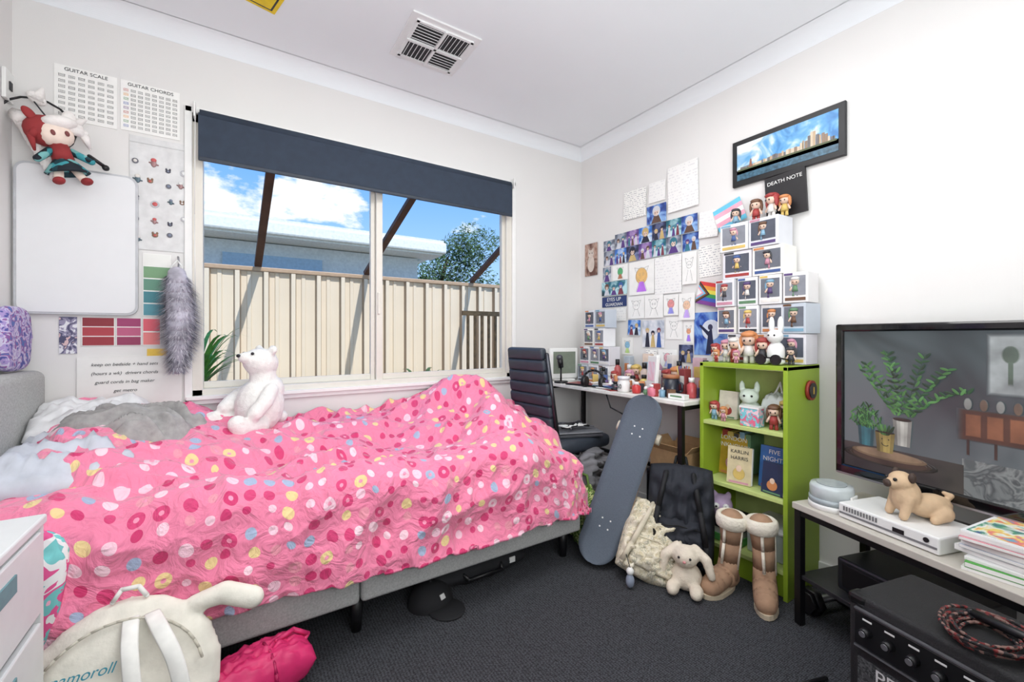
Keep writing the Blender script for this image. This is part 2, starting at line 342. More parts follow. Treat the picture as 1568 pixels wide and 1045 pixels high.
def wrinkle(x,y):
    wx=x+.08*nz(x*3,y*3,20); wy=y+.08*nz(x*3,y*3,30)
    env=.85+.7*nz(x*1.7,y*2,7)
    c_,s_=.86,.5; u=wx*c_+wy*s_; v_=-wx*s_+wy*c_
    u2=wx*c_-wy*s_; v2=wx*s_+wy*c_
    w=.036*rid(wx*2.0+wy*1.2,wy*4.2,1)+.028*rid(u*3.0,v_*8,5)+.022*rid(u2*4.5,v2*11,9)+.010*rid(u*9,v_*20,12)
    return w*env
def htop(x,y):
    h=.55+.09*sst(-.75,-.1,y)
    h+=.17*math.exp(-((x+1.06)/.24)**2-((y+.16)/.22)**2)
    h+=.08*math.exp(-((x+.98)/.22)**2-((y+.45)/.25)**2)
    h+=.11*sst(-2.0,-2.5,x)*sst(-.95,-.6,y)
    h-=.10*sst(-1.05,-.72,x)
    h-=.04*math.exp(-((x+1.5)/.4)**2-((y+.5)/.25)**2)
    return max(h+wrinkle(x,y),.535-.04*sst(-1.0,-.75,x))
bm=bmesh.new(); uvl=bm.loops.layers.uv.new('UVMap'); NA,NB=460,250; A1,B1=1.85,.72; rr=.10; g=[]
xs=-2.69; LA,LB=2.17,1.12
for i in range(NA+1):
    row=[]
    for j in range(NB+1):
        a=i/NA*LA; c=j/NB*LB
        ox=max(0,a-A1); oy=max(0,c-B1); 
        if oy>0: oy=oy*(1+.14*nz(a*2.2,3,0))
        o=math.hypot(ox,oy); x=xs+min(a,A1); y=-.03-min(c,B1); h=htop(x,y)
        h-=.012*math.exp(-((c-B1+.03)/.010)**2)
        if o>0:
            dx,dy=ox/o,-oy/o
            if o<rr*math.pi/2: hz=rr*math.sin(o/rr); dr=rr*(1-math.cos(o/rr))
            else: hz=rr+.1*(o-rr*math.pi/2); dr=rr+(o-rr*math.pi/2)
            s_=a if oy>ox else c
            fold=.026*nz(s_*7+dr*2,dr*3,2)*sst(0,.2,o)+.022*rid(s_*4+dr*2,dr*6,4)*sst(0,.15,o)+.010*rid(s_*11+dr*3,dr*9,8)
            x+=dx*(hz+fold); y+=dy*(hz+fold); h-=dr
            k=sst(0,.3,o); h=h*(1-k*.35)+(.565-dr)*k*.35
        x+= (1-sst(0,.25,a))*.05*nz(c*3,0,9)
        h-= (1-sst(0,.07,a))*.05
        row.append(bm.verts.new((x,y,max(h,.25))))
    g.append(row)
for i in range(NA):
    for j in range(NB):
        f=bm.faces.new((g[i][j],g[i][j+1],g[i+1][j+1],g[i+1][j])); f.smooth=True
        for lp,(ii,jj) in zip(f.loops,((i,j),(i,j+1),(i+1,j+1),(i+1,j))): lp[uvl].uv=(ii/NA*LA,jj/NB*LB)
me=bpy.data.meshes.new('duvet'); bm.to_mesh(me); bm.free(); me.materials.append(dm)
duv=bpy.data.objects.new('duvet',me); S.collection.objects.link(duv)
so=duv.modifiers.new('thick','SOLIDIFY'); so.thickness=.010; so.offset=-1
teal=ART('duvet_lining',[(120,200,200),(240,240,240),(230,90,150),(120,200,200),(250,180,205)],9,.8)
B('folded_corner').pillow((-2.58,-.88,.43),(.17,.10,.34),teal,rot=(8,12,10),wr=.03).done(parent=duv)
pm=M('pillow_cotton',(200,204,214),.9,var=.05,bump=.2,bscale=30)
B('pillow').pillow((-2.57,-.44,.645),(.34,.56,.17),pm,rot=(0,8,4),wr=.06,n=30).done()
B('pillow').pillow((-2.58,-.17,.745),(.34,.26,.14),M('pillow_white',(230,230,232),.9),rot=(14,0,4),wr=.05,seed=4,n=26).done()
def cloth(name,loc,sx,sy,h,m,seed=0,rz=0,fr=1.0,n=90):
    b=B(name); g=[]
    for i in range(n+1):
        row=[]
        for j in range(n+1):
            u=2*i/n-1; v=2*j/n-1; a=math.atan2(v,u); rad=1+.22*nz(math.cos(a)*2,math.sin(a)*2,seed)
            px=u*math.sqrt(1-v*v/2)*rad; py=v*math.sqrt(1-u*u/2)*rad; q=min(1,math.hypot(px,py)/rad)
            e=(1-q**5); wx=px+.3*nz(px*1.5,py*1.5,seed+2); wy=py+.3*nz(px*1.5,py*1.5,seed+7)
            w=.48+.42*rid(wx*.8*fr+seed,wy*2.2*fr,seed)+.20*(1-rid(wx*1.6*fr+wy,wy*3.4*fr,seed+4))*.5
            row.append(b.bm.verts.new((px*sx/2,py*sy/2,max(0,e*h*w))))
        g.append(row)
    for i in range(n):
        for j in range(n): b.bm.faces.new((g[i][j],g[i+1][j],g[i+1][j+1],g[i][j+1]))
    b._a([v for r_ in g for v in r_],m,True,Matrix())
    o=b.done(loc,(0,0,rz),norm=False); s_=o.modifiers.new('t','SOLIDIFY'); s_.thickness=.006; s_.offset=-1; return o
cloth('knitted_blanket',(-2.46,-.32,.69),.46,.30,.14,M('grey_knit',(164,162,161),.95,var=.10,scale=40,bump=.35,bscale=120),2,-8,1.2)
B('patterned_cushion').pillow((-2.80,-.13,1.06),(.045,.22,.23),ART('purple_floral',[(84,88,160),(170,150,205),(205,200,225),(150,100,165),(95,115,180)],30,.85),n=14,puff=.2).done()
def plush(name,loc,rot,parts,m,eyes=(),vox=.007,fz=.006,sc=1):
    e=bpy.data.objects.new(name,None); S.collection.objects.link(e); e.location=loc; e.rotation_euler=[R(a) for a in rot]; e.empty_display_size=.05; e.scale=(sc,)*3
    b=B('body')
    for q in parts:
        if q[0]=='t': b.tube(q[1],q[2],m,12)
        else: b.ball(q[0],q[1],m,rot=q[2] if len(q)>2 else (0,0,0))
    o=b.done(parent=e); md=o.modifiers.new('r','REMESH'); md.mode='VOXEL'; md.voxel_size=vox; md.use_smooth_shade=True
    if fz:
        sm=o.modifiers.new('s','SMOOTH'); sm.iterations=3
        tx=bpy.data.textures.new('fuzz','CLOUDS'); tx.noise_scale=.012; d=o.modifiers.new('d','DISPLACE'); d.texture=tx; d.strength=fz; d.mid_level=.5
    if eyes:
        b=B('face')
        for c,r_,mm in eyes: b.ball(c,r_,mm,seg=12)
        b.done(parent=e)
    return e
pw=M('white_plush',(242,241,237),.95,var=.03,scale=60,bump=.6,bscale=220,sheen=.3)
plush('teddy_bear',(-2.055,-.20,.655),(-4,0,-62),[((0,0,.12),(.10,.105,.13)),((0,.03,.19),(.075,.075,.08)),((0,-.01,.325),(.072,.078,.068),(-15,0,0)),((0,-.075,.345),(.033,.04,.028)),
  ((-.055,.01,.385),(.026,.016,.024)),((.055,.01,.385),(.026,.016,.024)),('t',[(0,.01,.22),(0,0,.30)],[.06,.055]),('t',[(.08,0,.2),(.12,-.05,.15),(.12,-.09,.10)],[.032,.034,.032]),('t',[(-.08,-.0,.2),(-.11,-.06,.15),(-.09,-.11,.11)],[.032,.034,.032]),
  ('t',[(.06,-.04,.04),(.10,-.14,.04),(.105,-.155,.06)],[.05,.042,.038]),('t',[(-.06,-.04,.04),(-.10,-.14,.04),(-.10,-.155,.06)],[.05,.042,.038]),((0,.11,.06),(.03,.03,.03))],pw,
  [((-.035,-.072,.365),.007,BLACK),((.035,-.072,.365),.007,BLACK),((0,-.115,.353),(.011,.008,.008),BLACK)],sc=.92)
# ================================================================= BACK WALL ITEMS
def bwall(name,x0,x1,z0,z1,m,th=.003,y=-.001):
    return B(name).box((0,0,0),(x1-x0,th,z1-z0),m).done(((x0+x1)/2,y-th/2,(z0+z1)/2))
ink=M('ink',(50,50,55),.6)
def chart(name,x0,x1,z0,z1,title,rows,cols,colr):
    b=B(name); w=x1-x0; h=z1-z0; b.box((0,0,0),(w,.002,h),PAPER)
    for i in range(rows):
        for j in range(cols):
            cx=-w/2+w*(j+.75)/(cols+.5); cz=h/2-.03-(h-.04)*(i+.5)/rows
            m=ink
            if colr and j==0: m=M('chip%d'%(i%5),[(200,60,50),(230,160,40),(60,140,70),(60,90,180),(120,60,140)][i%5])
            for k in range(3): b.box((cx,-.0013,cz+(k-1)*.0042),(w/(cols+.5)*.72*(.6+.4*random.random()),.0006,.0011),m)
            for k in (-1,1): b.box((cx+k*w/(cols+.5)*.3,-.0013,cz),(.0008,.0006,.011),m)
    o=b.done(((x0+x1)/2,-.002,(z0+z1)/2)); text(o,title,(0,-.002,h/2-.02),(90,0,0),.019,ink)
chart('guitar_scale_poster',-2.729,-2.546,1.92,2.132,'GUITAR SCALE',8,6,False)
chart('guitar_chord_poster',-2.536,-2.342,1.925,2.132,'GUITAR CHORDS',9,8,True)
b=B('whiteboard'); b.ext([(x,0,z) for x,z in rrect(.352,.575,.035)],(0,-.018,0),M('board_edge',(196,198,202),.3)); b.ext([(x,-.018,z) for x,z in rrect(.336,.559,.03)],(0,-.002,0),M('board_face',(232,233,235),.22,var=.005)); b.done((-2.655,-.003,1.442))
pk=M('clear_vinyl',(224,224,224),.15); b=B('pin_collection_pocket'); b.box((0,0,0),(.2,.002,.475),pk); b.box((0,-.0015,.21),(.2,.002,.004),M('vinyl_seam',(205,205,205),.2))
for i in range(19):
    x=-.075+.05*(i%4)+random.uniform(-.012,.012); z=.12-.075*(i//4)+random.uniform(-.018,.018); q=random.uniform(.009,.015)
    m=M('pin%d'%(i%6),[(110,110,118),(165,130,130),(80,80,92),(185,185,190),(90,110,120),(140,110,90)][i%6],.4,metal=.3); m_b=M('pinb%d'%(i%4),[(225,220,215),(200,90,90),(120,130,150),(235,235,235)][i%4],.4)
    if i%3==0: b.cyl((x,-.001,z),(x,-.005,z),q,m,seg=14); b.ball((x,-.0055,z),(q*.6,.002,q*.6),m_b,seg=10)
    elif i%3==1: b.ball((x,-.003,z),(q*.7,.003,q*1.1),m,seg=10); b.ball((x,-.004,z+q),(q*.7,.003,q*.6),m_b,seg=10); b.tube([(x-q,-.003,z+q*.2),(x+q,-.003,z-q*.3)],.003,m,6)
    else: b.ball((x,-.003,z),(q*.9,.003,q*.7),m,seg=12); b.ball((x-q*.6,-.003,z+q*.8),(q*.35,.003,q*.5),m,seg=8); b.ball((x+q*.6,-.003,z+q*.8),(q*.35,.003,q*.5),m,seg=8); b.ball((x,-.005,z),(q*.45,.002,q*.4),m_b,seg=8)
b.done((-2.408,-.003,1.673))
def swatch(name,x0,x1,z0,z1,cols):
    b=B(name); w=x1-x0; h=z1-z0; b.box((0,0,0),(w,.002,h),PAPER)
    for i,c in enumerate(cols): b.box((0,-.0015,h/2-h*(i+.5)/len(cols)),(w*.94,.001,h/len(cols)*.9),M('sw%d_%d_%d'%c,c,.6,var=.01))
    b.done(((x0+x1)/2,-.003,(z0+z1)/2))
swatch('paint_swatch_card',-2.466,-2.372,1.155,1.42,[(235,235,230),(120,158,120),(100,146,126),(72,134,144),(92,154,168)])
swatch('paint_swatch_card',-2.652,-2.553,1.03,1.145,[(140,50,60),(175,65,75),(155,55,65)])
swatch('paint_swatch_card',-2.549,-2.470,1.03,1.145,[(160,65,110),(190,95,130),(150,60,95)])
swatch('paint_swatch_card',-2.466,-2.408,1.03,1.145,[(225,100,115),(235,135,135)])
bwall('photo_strip',-2.715,-2.665,1.0,1.145,ART('strip_photo',[(230,230,235),(150,145,170),(80,80,110),(220,190,190)],30))
bwall('sticky_note',-2.452,-2.385,.955,1.015,M('sticky_yellow',(244,205,90),.7))
o=bwall('memo_whiteboard',-2.665,-2.335,.72,.985,M('memo_face',(236,235,232),.3,var=.01),.006)
for i,(t_,w_) in enumerate((('keep on bedside + hand sets',0),('(hours a wk)  drivers chords',0),('guard cords in bag maker',0),('get metro',0))): text(o,t_,(-.02,-.0045,.095-i*.036),(90,0,0),.018,ink,shear=.25)
b=B('fluffy_tail_keyring'); tm=M('tail_fur',(190,187,200),.95,var=.25,scale=14); tm2=M('tail_fur_dark',(130,128,146),.95,var=.2,scale=14); tm3=M('tail_fur_light',(225,222,230),.95)
def tailp(t_): return Vector((.012*math.sin(t_*3),0,.20-.40*t_)), .022+.046*math.sin(math.pi*min(1,.15+t_*.8))
pts=[tailp(i/10) for i in range(11)]; b.tube([q[0] for q in pts],[q[1]*.75 for q in pts],tm,14)
for i in range(4200):
    t_=random.random(); c_,r_=tailp(t_); a=random.random()*6.283; d=Vector((math.cos(a),math.sin(a)*.7,0)); base=c_+d*r_*.65
    tip=c_+d*r_*1.35+Vector((random.uniform(-.012,.012),0,-.03)); q=d.cross(Vector((0,0,1)))*.0025
    b.tri([base-q,base+q,tip],random.choice((tm,tm,tm2,tm3)))
b.tube([(0,0,.2),(.005,.02,.25),(0,.045,.28)],.004,M('keyring',(180,180,185),.3,metal=.8),6); b.tube([(.02,.0,.23),(0,.01,.26),(-.02,0,.23),(0,-.01,.2),(.02,0,.23)],.003,WHITE,6)
b.done((-2.345,-.08,1.13))
b=B('hanging_plush_doll'); sk=M('doll_skin',(246,226,212),.8); rd=M('doll_red',(150,48,50),.8); hw=M('doll_hair_white',(240,235,232),.9,bump=.5); tl=ART('doll_tartan',[(20,60,70),(60,150,160),(20,30,40),(120,180,180)],45,.8,'vor')
b.ball((0,0,.10),(.06,.05,.055),sk); b.ball((-.02,.02,.115),(.072,.055,.065),rd); b.ball((.02,-.018,.145),(.058,.042,.03),hw)
b.tube([(.05,-.01,.13),(.09,-.01,.11),(.10,0,.05)],[.024,.020,.006],hw); b.tube([(-.05,-.01,.12),(-.08,-.01,.08),(-.08,0,.03)],[.016,.013,.005],rd); b.ball((.06,0,.175),(.024,.014,.03),hw,rot=(0,25,0)); b.ball((-.06,.0,.175),(.018,.012,.03),rd,rot=(0,-25,0))
for sx in (-1,1): b.ball((sx*.022+.005,-.047,.095),(.008,.004,.012),M('doll_eye',(120,60,60)),seg=10)
b.tube([(0,0,.05),(0,0,-.01)],[.033,.038],rd); b.lathe([(.03,0),(.075,-.06),(.068,-.065),(.02,-.01)],tl,(0,0,-.0))
for sx in (-1,1): b.tube([(sx*.025,0,-.04),(sx*.04,-.02,-.09)],[.016,.016],sk,10); b.ball((sx*.045,-.035,-.10),(.02,.032,.016),rd); b.tube([(sx*.035,0,.03),(sx*.085,-.02,-.01)],[.016,.014],tl,10)
b.tube([(.09,0,.02),(.13,0,-.02)],.008,BLACK,6); b.ball((.135,0,-.028),.014,BLACK,seg=10)
b.tube([(0,.02,.16),(-.02,.05,.24)],.003,ink,6); b.done((-2.68,-.10,1.735),(0,-14,24),scale=.86)
b=B('cat_ear_headband'); b.tube([(.10*math.cos(a),0,.10*math.sin(a)) for a in [R(q) for q in range(-10,191,20)]],.004,BLACK,8)
for sx in (-1,1): b.cyl((sx*.055,0,.075),(sx*.07,-.01,.125),.024,hw,.004); b.ball((sx*.06,0,.08),(.03,.02,.02),hw)
b.done((-2.76,-.05,1.86),(0,35,10))
b=B('fluffy_wing_plush'); 
for i in range(9): b.tube([(0,0,.03),(.02+.010*i,-.01,.0-.016*i),(.03+.008*i,-.02,-.06-.016*i)],[.024,.022,.006],hw,8)
b.done((-2.81,-.06,1.85))
b=B('light_switch'); b.box((0,0,0),(.012,.07,.11),WHITE,bev=.003); b.box((.007,0,0),(.006,.02,.03),ink); b.done((X0+.007,-.06,1.98))
# ================================================================= RIGHT WALL ITEMS
_k=[0]
def rx():
    _k[0]+=1; return -.0014-.00043*((_k[0]*5)%31)
def rw(name,y0,y1,z0,z1,m,r=0,th=.0012):
    return B(name).box((0,0,0),(th,abs(y1-y0),z1-z0),m).done((rx()-th/2,(y0+y1)/2,(z0+z1)/2),(r,0,0))
def BG(n,a,b_,c): return ART('bg_'+n,[a,b_,c],9,.4,const=False)
BGS=[BG('navy',(25,32,70),(60,90,170),(150,190,235)),BG('violet',(50,35,80),(110,80,150),(200,170,215)),BG('slate',(50,56,70),(120,128,145),(200,205,215)),BG('teal',(18,50,62),(50,120,140),(190,225,230)),BG('blue',(30,60,140),(70,130,210),(220,235,245)),BG('ink',(20,22,36),(50,55,90),(120,130,170)),BG('mist',(150,160,180),(200,205,215),(235,235,240))]
HAIR=[(40,40,60),(210,212,220),(60,95,165),(130,60,75),(100,75,65),(205,178,120),(90,60,130),(60,120,140)]
def portrait(name,y0,y1,z0,z1,k,r=0,n=1):
    """printed illustration of one or more characters"""
    w=abs(y1-y0); h=z1-z0; b=B(name); b.box((0,0,0),(.0012,w,h),BGS[k%7])
    def F(c): return M('pr%d_%d_%d'%c,c,.45)
    for i in range(n):
        cy_=(i-(n-1)/2)*w/n*.8+w*.08*nz(k,i*3.1,1); cz_=h*(.12-.1*(i%2)); s_=min(w/n,h)*.26; l=-.0007
        hc=F(HAIR[(k*3+i*5+1)%8]); cc=F(HAIR[(k*5+i*3+4)%8])
        b.ext([(l,cy_-s_*1.3,-h/2+.001),(l,cy_+s_*1.3,-h/2+.001),(l,cy_+s_*.55,cz_-s_*.7),(l,cy_-s_*.55,cz_-s_*.7)],(-.0002,0,0),cc)
        b.ball((l-.0004,cy_,cz_+s_*.15),(.0003,s_*1.0,s_*1.1),hc,seg=12); b.ball((l-.0007,cy_,cz_-s_*.12),(.0002,s_*.60,s_*.74),F((226,198,184)),seg=12)
        b.ext([(l-.0010,cy_-s_*.8,cz_+s_*.75),(l-.0010,cy_+s_*.85,cz_+s_*.75),(l-.0010,cy_+s_*.55,cz_-s_*.02),(l-.0010,cy_+s_*.2,cz_+s_*.35),(l-.0010,cy_-s_*.15,cz_-s_*.0),(l-.0010,cy_-s_*.5,cz_+s_*.3)],(-.0001,0,0),hc)
        for q in (-1,1): b.ball((l-.0010,cy_+q*s_*.28,cz_-s_*.22),(.0002,s_*.10,s_*.14),ink,seg=8)
    return b.done((rx(),(y0+y1)/2,(z0+z1)/2),(r,0,0))
def sketch(name,y0,y1,z0,z1,k,r=0,col=None):
    w=abs(y1-y0); h=z1-z0; b=B(name); b.box((0,0,0),(.0012,w,h),PAPER); pe=M('pencil',(140,138,142),.7); s_=min(w,h)
    def ring(cy_,cz_,ry,rz_,m=pe): b.tube([(-.0008,cy_+ry*math.cos(R(q)),cz_+rz_*math.sin(R(q))) for q in range(0,361,30)],.0008,m,4)
    if col:
        b.ball((-.0008,0,h*.05),(.0003,s_*.24,s_*.26),M('sk%d_%d_%d'%col,col,.7),seg=12); b.ext([(-.0008,-s_*.2,-h*.42),(-.0008,s_*.2,-h*.42),(-.0008,s_*.08,-h*.12),(-.0008,-s_*.08,-h*.12)],(-.0003,0,0),M('sk%d_%d_%d'%(col[1],col[2],col[0]),(col[1],col[2],col[0]),.7))
    ring(0,h*.1,s_*.2,s_*.22); ring(-s_*.07,h*.1,s_*.03,s_*.04); ring(s_*.07,h*.1,s_*.03,s_*.04)
    b.tube([(-.0008,-s_*.08,-h*.06),(-.0008,-s_*.22,-h*.4)],.0008,pe,4); b.tube([(-.0008,s_*.08,-h*.06),(-.0008,s_*.22,-h*.4)],.0008,pe,4); b.tube([(-.0008,-s_*.2,h*.15),(-.0008,-s_*.28,h*.32),(-.0008,-s_*.08,h*.27)],.0008,pe,4); b.tube([(-.0008,s_*.2,h*.15),(-.0008,s_*.28,h*.32),(-.0008,s_*.08,h*.27)],.0008,pe,4)
    return b.done((rx(),(y0+y1)/2,(z0+z1)/2),(r,0,0))
PG=PAGE('handwritten_page',(246,245,241),(160,160,168),80,.5,.3); PGF=PAGE('faint_page',(242,241,239),(224,223,224),60,.52)
for r_ in range(2):
    for c_ in range(7):
        w=.72/7
        if r_==0 and c_==0: continue
        portrait('anime_print',-.235-w*c_,-.235-w*(c_+1)+.002,1.548+(1-r_)*.1,1.548+(1-r_)*.1+.098,[2,2,1,4,5,3,0,2,4,5,1,3,2,0][r_*7+c_],n=1+(r_+c_)%3)
portrait('anime_print',-.235,-.335,1.648,1.72,2)
b=B('pet_photo'); b.box((0,0,0),(.0012,.125,.23),ART('cat_photo',[(130,85,70),(190,160,145),(100,65,55)],8,const=False)); ct=M('cat_fur',(214,200,190),.7)
b.ball((-.001,0,-.03),(.0005,.035,.06),ct); b.ball((-.0014,0,.04),(.0005,.03,.028),ct)
for q in (-1,1): b.ext([(-.0014,q*.028,.045),(-.0014,q*.008,.062),(-.0014,q*.024,.085)],(-.0003,0,0),ct); b.ball((-.002,q*.012,.045),(.0002,.004,.005),ink,seg=8)
b.done((rx(),-.112,1.615))
rw('letter_page',-.42,-.60,1.82,2.0,PG,2); rw('large_sketch_sheet',-.76,-.955,1.79,2.05,PGF,-1); portrait('anime_print',-.61,-.75,1.75,1.86,0)
rw('handwritten_letter',-.955,-1.08,1.39,1.56,PG,-2); sketch('green_drawing',-.32,-.45,1.44,1.54,1,col=(90,180,120))
sketch('comic_page',-.465,-.66,1.33,1.54,2,col=(235,190,120)); rw('blank_sketch_sheet',-.665,-.85,1.32,1.54,PGF); sketch('pencil_drawing',-.855,-.945,1.36,1.54,3)
portrait('anime_print',-.225,-.45,1.343,1.435,3,n=3); portrait('anime_print',-.225,-.30,1.44,1.54,2)
o=rw('slogan_print',-.22,-.44,1.265,1.335,M('slogan_navy',(35,55,110),.5)); text(o,'EYES UP',(-.002,0,.004),(90,0,-90),.035,WHITE); text(o,'GUARDIAN',(-.002,0,-.028),(90,0,-90),.03,WHITE)
sketch('pencil_drawing',-.455,-.585,1.18,1.32,4); sketch('pencil_drawing',-.59,-.725,1.18,1.32,5); sketch('colour_drawing',-.73,-.83,1.19,1.31,6,col=(230,150,150)); sketch('colour_drawing',-.835,-.935,1.16,1.31,7,col=(240,200,170)); sketch('colour_drawing',-.86,-.92,1.03,1.15,7,col=(240,170,130)); sketch('pencil_drawing',-.74,-.85,1.05,1.18,7)
portrait('manga_print',-.57,-.73,1.0,1.165,6,n=3); sketch('colour_drawing',-.69,-.82,.88,.99,2,col=(240,180,190)); rw('note_page',-.34,-.44,1.17,1.255,PGF); rw('note_page',-.60,-.68,.89,.985,PG,4)
portrait('anime_print',-.46,-.56,1.075,1.17,4,n=2,r=2); sketch('colour_drawing',-.40,-.49,.95,1.06,3,col=(150,200,230)); portrait('photo_print',-.83,-.92,.92,1.02,5,n=2); rw('large_sketch_sheet',-.62,-.74,1.88,2.0,PGF,2)
b=B('moonlight_poster'); b.box((0,0,0),(.0012,.2,.232),BG('moon',(24,40,105),(50,90,185),(130,170,225))); b.ball((-.001,.0,.02),(.0004,.055,.055),M('moon_glow',(225,232,245),.5)); 
b.ext([(-.0016,-.02,-.11),(-.0016,.03,-.11),(-.0016,.015,.01),(-.0016,-.005,.03)],(-.0003,0,0),M('pr_dark',(30,35,70),.5)); b.ball((-.0018,.004,.035),(.0003,.014,.016),M('pr_hair',(60,60,90),.5)); b.ext([(-.0018,.0,.0),(-.0018,.06,.05),(-.0018,.07,.045),(-.0018,.01,-.02)],(-.0002,0,0),M('pr_dark',(30,35,70)))
b.done((-.002,-1.025,1.082))
rw('faint_sheet',-.96,-1.07,1.60,1.74,PGF,3)
def flag(name,y0,y1,z0,z1,cols,r=0,ch=None):
    b=B(name); h=z1-z0; w=abs(y1-y0)
    for i,c in enumerate(cols): b.box((0,0,h/2-h*(i+.5)/len(cols)),(.002,w,h/len(cols)),M('flag%d_%d_%d'%c,c,.8,var=.03))
    if ch:
        for k,c in enumerate(ch): 
            q=.5-.08*k; b.ext([(-.0012-.0004*k,w/2,-h*q),(-.0012-.0004*k,w/2,h*q),(-.0012-.0004*k,w/2-w*.45*(q*2),0)],(-.0004,0,0),M('flag%d_%d_%d'%c,c,.8,var=.03))
    b.done((-.019,(y0+y1)/2,(z0+z1)/2),(r,0,0))
flag('rainbow_flag',-.955,-1.12,1.23,1.35,[(220,70,70),(240,160,70),(240,225,90),(70,160,90),(70,100,190),(130,70,150)],14,[(60,50,50),(130,80,50),(120,200,235),(240,170,190),(240,240,240)])
flag('pastel_stripe_flag',-1.06,-1.21,1.63,1.75,[(110,200,230),(240,175,195),(245,245,245),(240,175,195),(110,200,230)],-18)
o=rw('black_notebook',-1.315,-1.487,1.62,1.82,M('notebook_black',(28,26,30),.5),-3,.012); text(o,'DEATH NOTE',(-.008,0,.06),(90,0,-90),.024,WHITE)
b=B('framed_city_picture'); fw,fh=.48,.228
b.box((-.009,0,0),(.018,fw,fh),BLACK,bev=.003)
b.box((-.0185,0,.016),(.002,fw-.05,fh-.082),ART('print_sky',[(50,120,185),(78,150,208),(105,170,218),(170,205,230),(232,236,240)],9,.3,const=False)); b.box((-.0185,0,-.062),(.002,fw-.05,.05),M('print_water',(70,108,130),.3,var=.3,scale=60))
bm_=[M('print_b%d'%i,c,.5) for i,c in enumerate([(196,170,140),(150,128,110),(218,200,175),(120,115,115)])]
y=-.20
while y<.2:
    tall=math.exp(-((y+.12)/.06)**2)+.35*math.exp(-((y-.03)/.06)**2); w=random.uniform(.006,.012); h=.012+random.uniform(.3,1)*.055*tall; b.box((-.0202,y,-.036+h/2),(.001,w,h),random.choice(bm_)); y+=w+.0005
b.ext([(-.0208,.14,-.035),(-.0208,.155,-.035),(-.0208,.15,.0),(-.0208,.146,.006),(-.0208,.143,0)],(-.0005,0,0),M('print_statue',(150,100,80),.5))
b.box((-.0206,0,-.038),(.001,.42,.008),M('print_shore',(90,100,70),.5)); b.done((-.001,-1.391,1.935))
# ================================================================= DESK
b=B('desk'); b.box((-.20,-.585,.75),(.37,1.09,.022),M('desk_white',(235,233,228),.4),bev=.004)
for y in (-.07,-1.10):
    for x in (-.365,-.04): b.box((x,y,.37),(.025,.025,.74),BLKM,bev=.002)
    b.box((-.2,y,.725),(.32,.02,.02),BLKM)
b.box((-.05,-.585,.3),(.02,1.02,.02),BLKM)
b.done()
def fig(b,c,h,hair,cloth,skin=(232,200,180),rz=0):
    """small stylised figurine, facing -x"""
    T0=b.T; b.T=T0@Matrix.Translation(c)@Matrix.Rotation(R(rz),4,'Z')@Matrix.Scale(h,4)
    hm=M('c%d_%d_%d'%hair,hair,.5); cm_=M('c%d_%d_%d'%cloth,cloth,.5); sm_=M('c%d_%d_%d'%skin,skin,.5)
    for sy in (-1,1):
        b.cyl((0,sy*.09,0),(0,sy*.08,.25),.07,cm_,.06,8); b.tube([(0,sy*.14,.48),(-.04,sy*.22,.3)],.045,sm_,6); b.ball((-.20,sy*.08,.67),(.03,.025,.035),BLACK,seg=8)
    b.cyl((0,0,.22),(0,0,.52),.16,cm_,.11,10); b.ball((0,0,.71),(.20,.20,.19),sm_,seg=12); b.ball((.06,0,.76),(.23,.25,.22),hm,seg=12); b.ball((-.10,0,.86),(.14,.21,.09),hm,rot=(0,-20,0),seg=8)
    for sy in (-1,1): b.ball((.02,sy*.21,.62),(.10,.06,.22),hm,seg=8)
    b.T=T0
COL=[(165,62,60),(70,95,150),(215,185,105),(90,70,120),(60,60,65),(205,135,85),(130,170,195),(205,145,165),(100,140,105),(225,222,218),(110,78,58)]
CART=[(234,234,236),(228,228,232),(222,224,230),(238,236,230),(234,232,232),(236,236,238),(196,204,214),(236,236,238),(226,224,230)]
def cbox(b,c,w,d,h,k):
    """window box, front faces -x; c is bottom centre"""
    x,y,z=c; ci=(k*4)%9; T0=b.T; b.T=T0@Matrix.Translation((x,y,z))@Matrix.Rotation(R(random.uniform(-4,4)),4,'Z')
    b.box((0,0,h/2),(d,w,h),M('carton%d'%ci,CART[ci],.4,var=.01),bev=.002)
    b.box((-d/2-.0008,0,h*.56),(.002,w*.82,h*.64),M('carton_window%d'%(k%3),[(112,116,126),(140,143,152),(88,92,104)][k%3],.15))
    b.box((-d/2-.001,0,h*.12),(.003,w*.82,h*.10),M('cs%d'%(k%11),COL[k%11],.5))
    b.box((-d/2-.001,w*.28,h*.94),(.003,w*.34,h*.07),M('cs%d'%((k+4)%11),COL[(k+4)%11],.5))
    fig(b,(-d/2+.004,0,h*.22),h*.66,COL[(k*3+1)%11],COL[(k*5+2)%11],rz=random.uniform(-15,15)); b.T=T0
b=B('collectible_box_stack'); k=0
for r_,(ys,w) in enumerate((((-1.25,-1.375,-1.475),.108),((-1.19,-1.295,-1.395,-1.49),.094),((-1.185,-1.29,-1.39,-1.49),.094),((-1.235,-1.38),.134),((-1.225,-1.365),.132))):
    for y in ys:
        cbox(b,(-.078+random.uniform(-.008,.006),y,0+r_*.132),w,.12,.130,k); k+=1
b.done((0,0,.948))
b=B('collectible_box_stack')
for z,ys in ((0,(-.10,-.2,-.3)),(.12,(-.12,-.22,-.3)),(.24,(-.16,-.26)),(.36,(-.17,-.27))):
    for y in ys: cbox(b,(-.12,y-.0,z),.09,.10,.118,k); k+=1
b.done((0,-.1,.762))
def figs(name,pts,loc=(0,0,0)):
    for i,(c,h,a,c2) in enumerate(pts):
        b=B(name); fig(b,(0,0,0),h,COL[a],COL[c2],rz=random.uniform(-20,20)); b.done((c[0]+loc[0],c[1]+loc[1],c[2]+loc[2]))
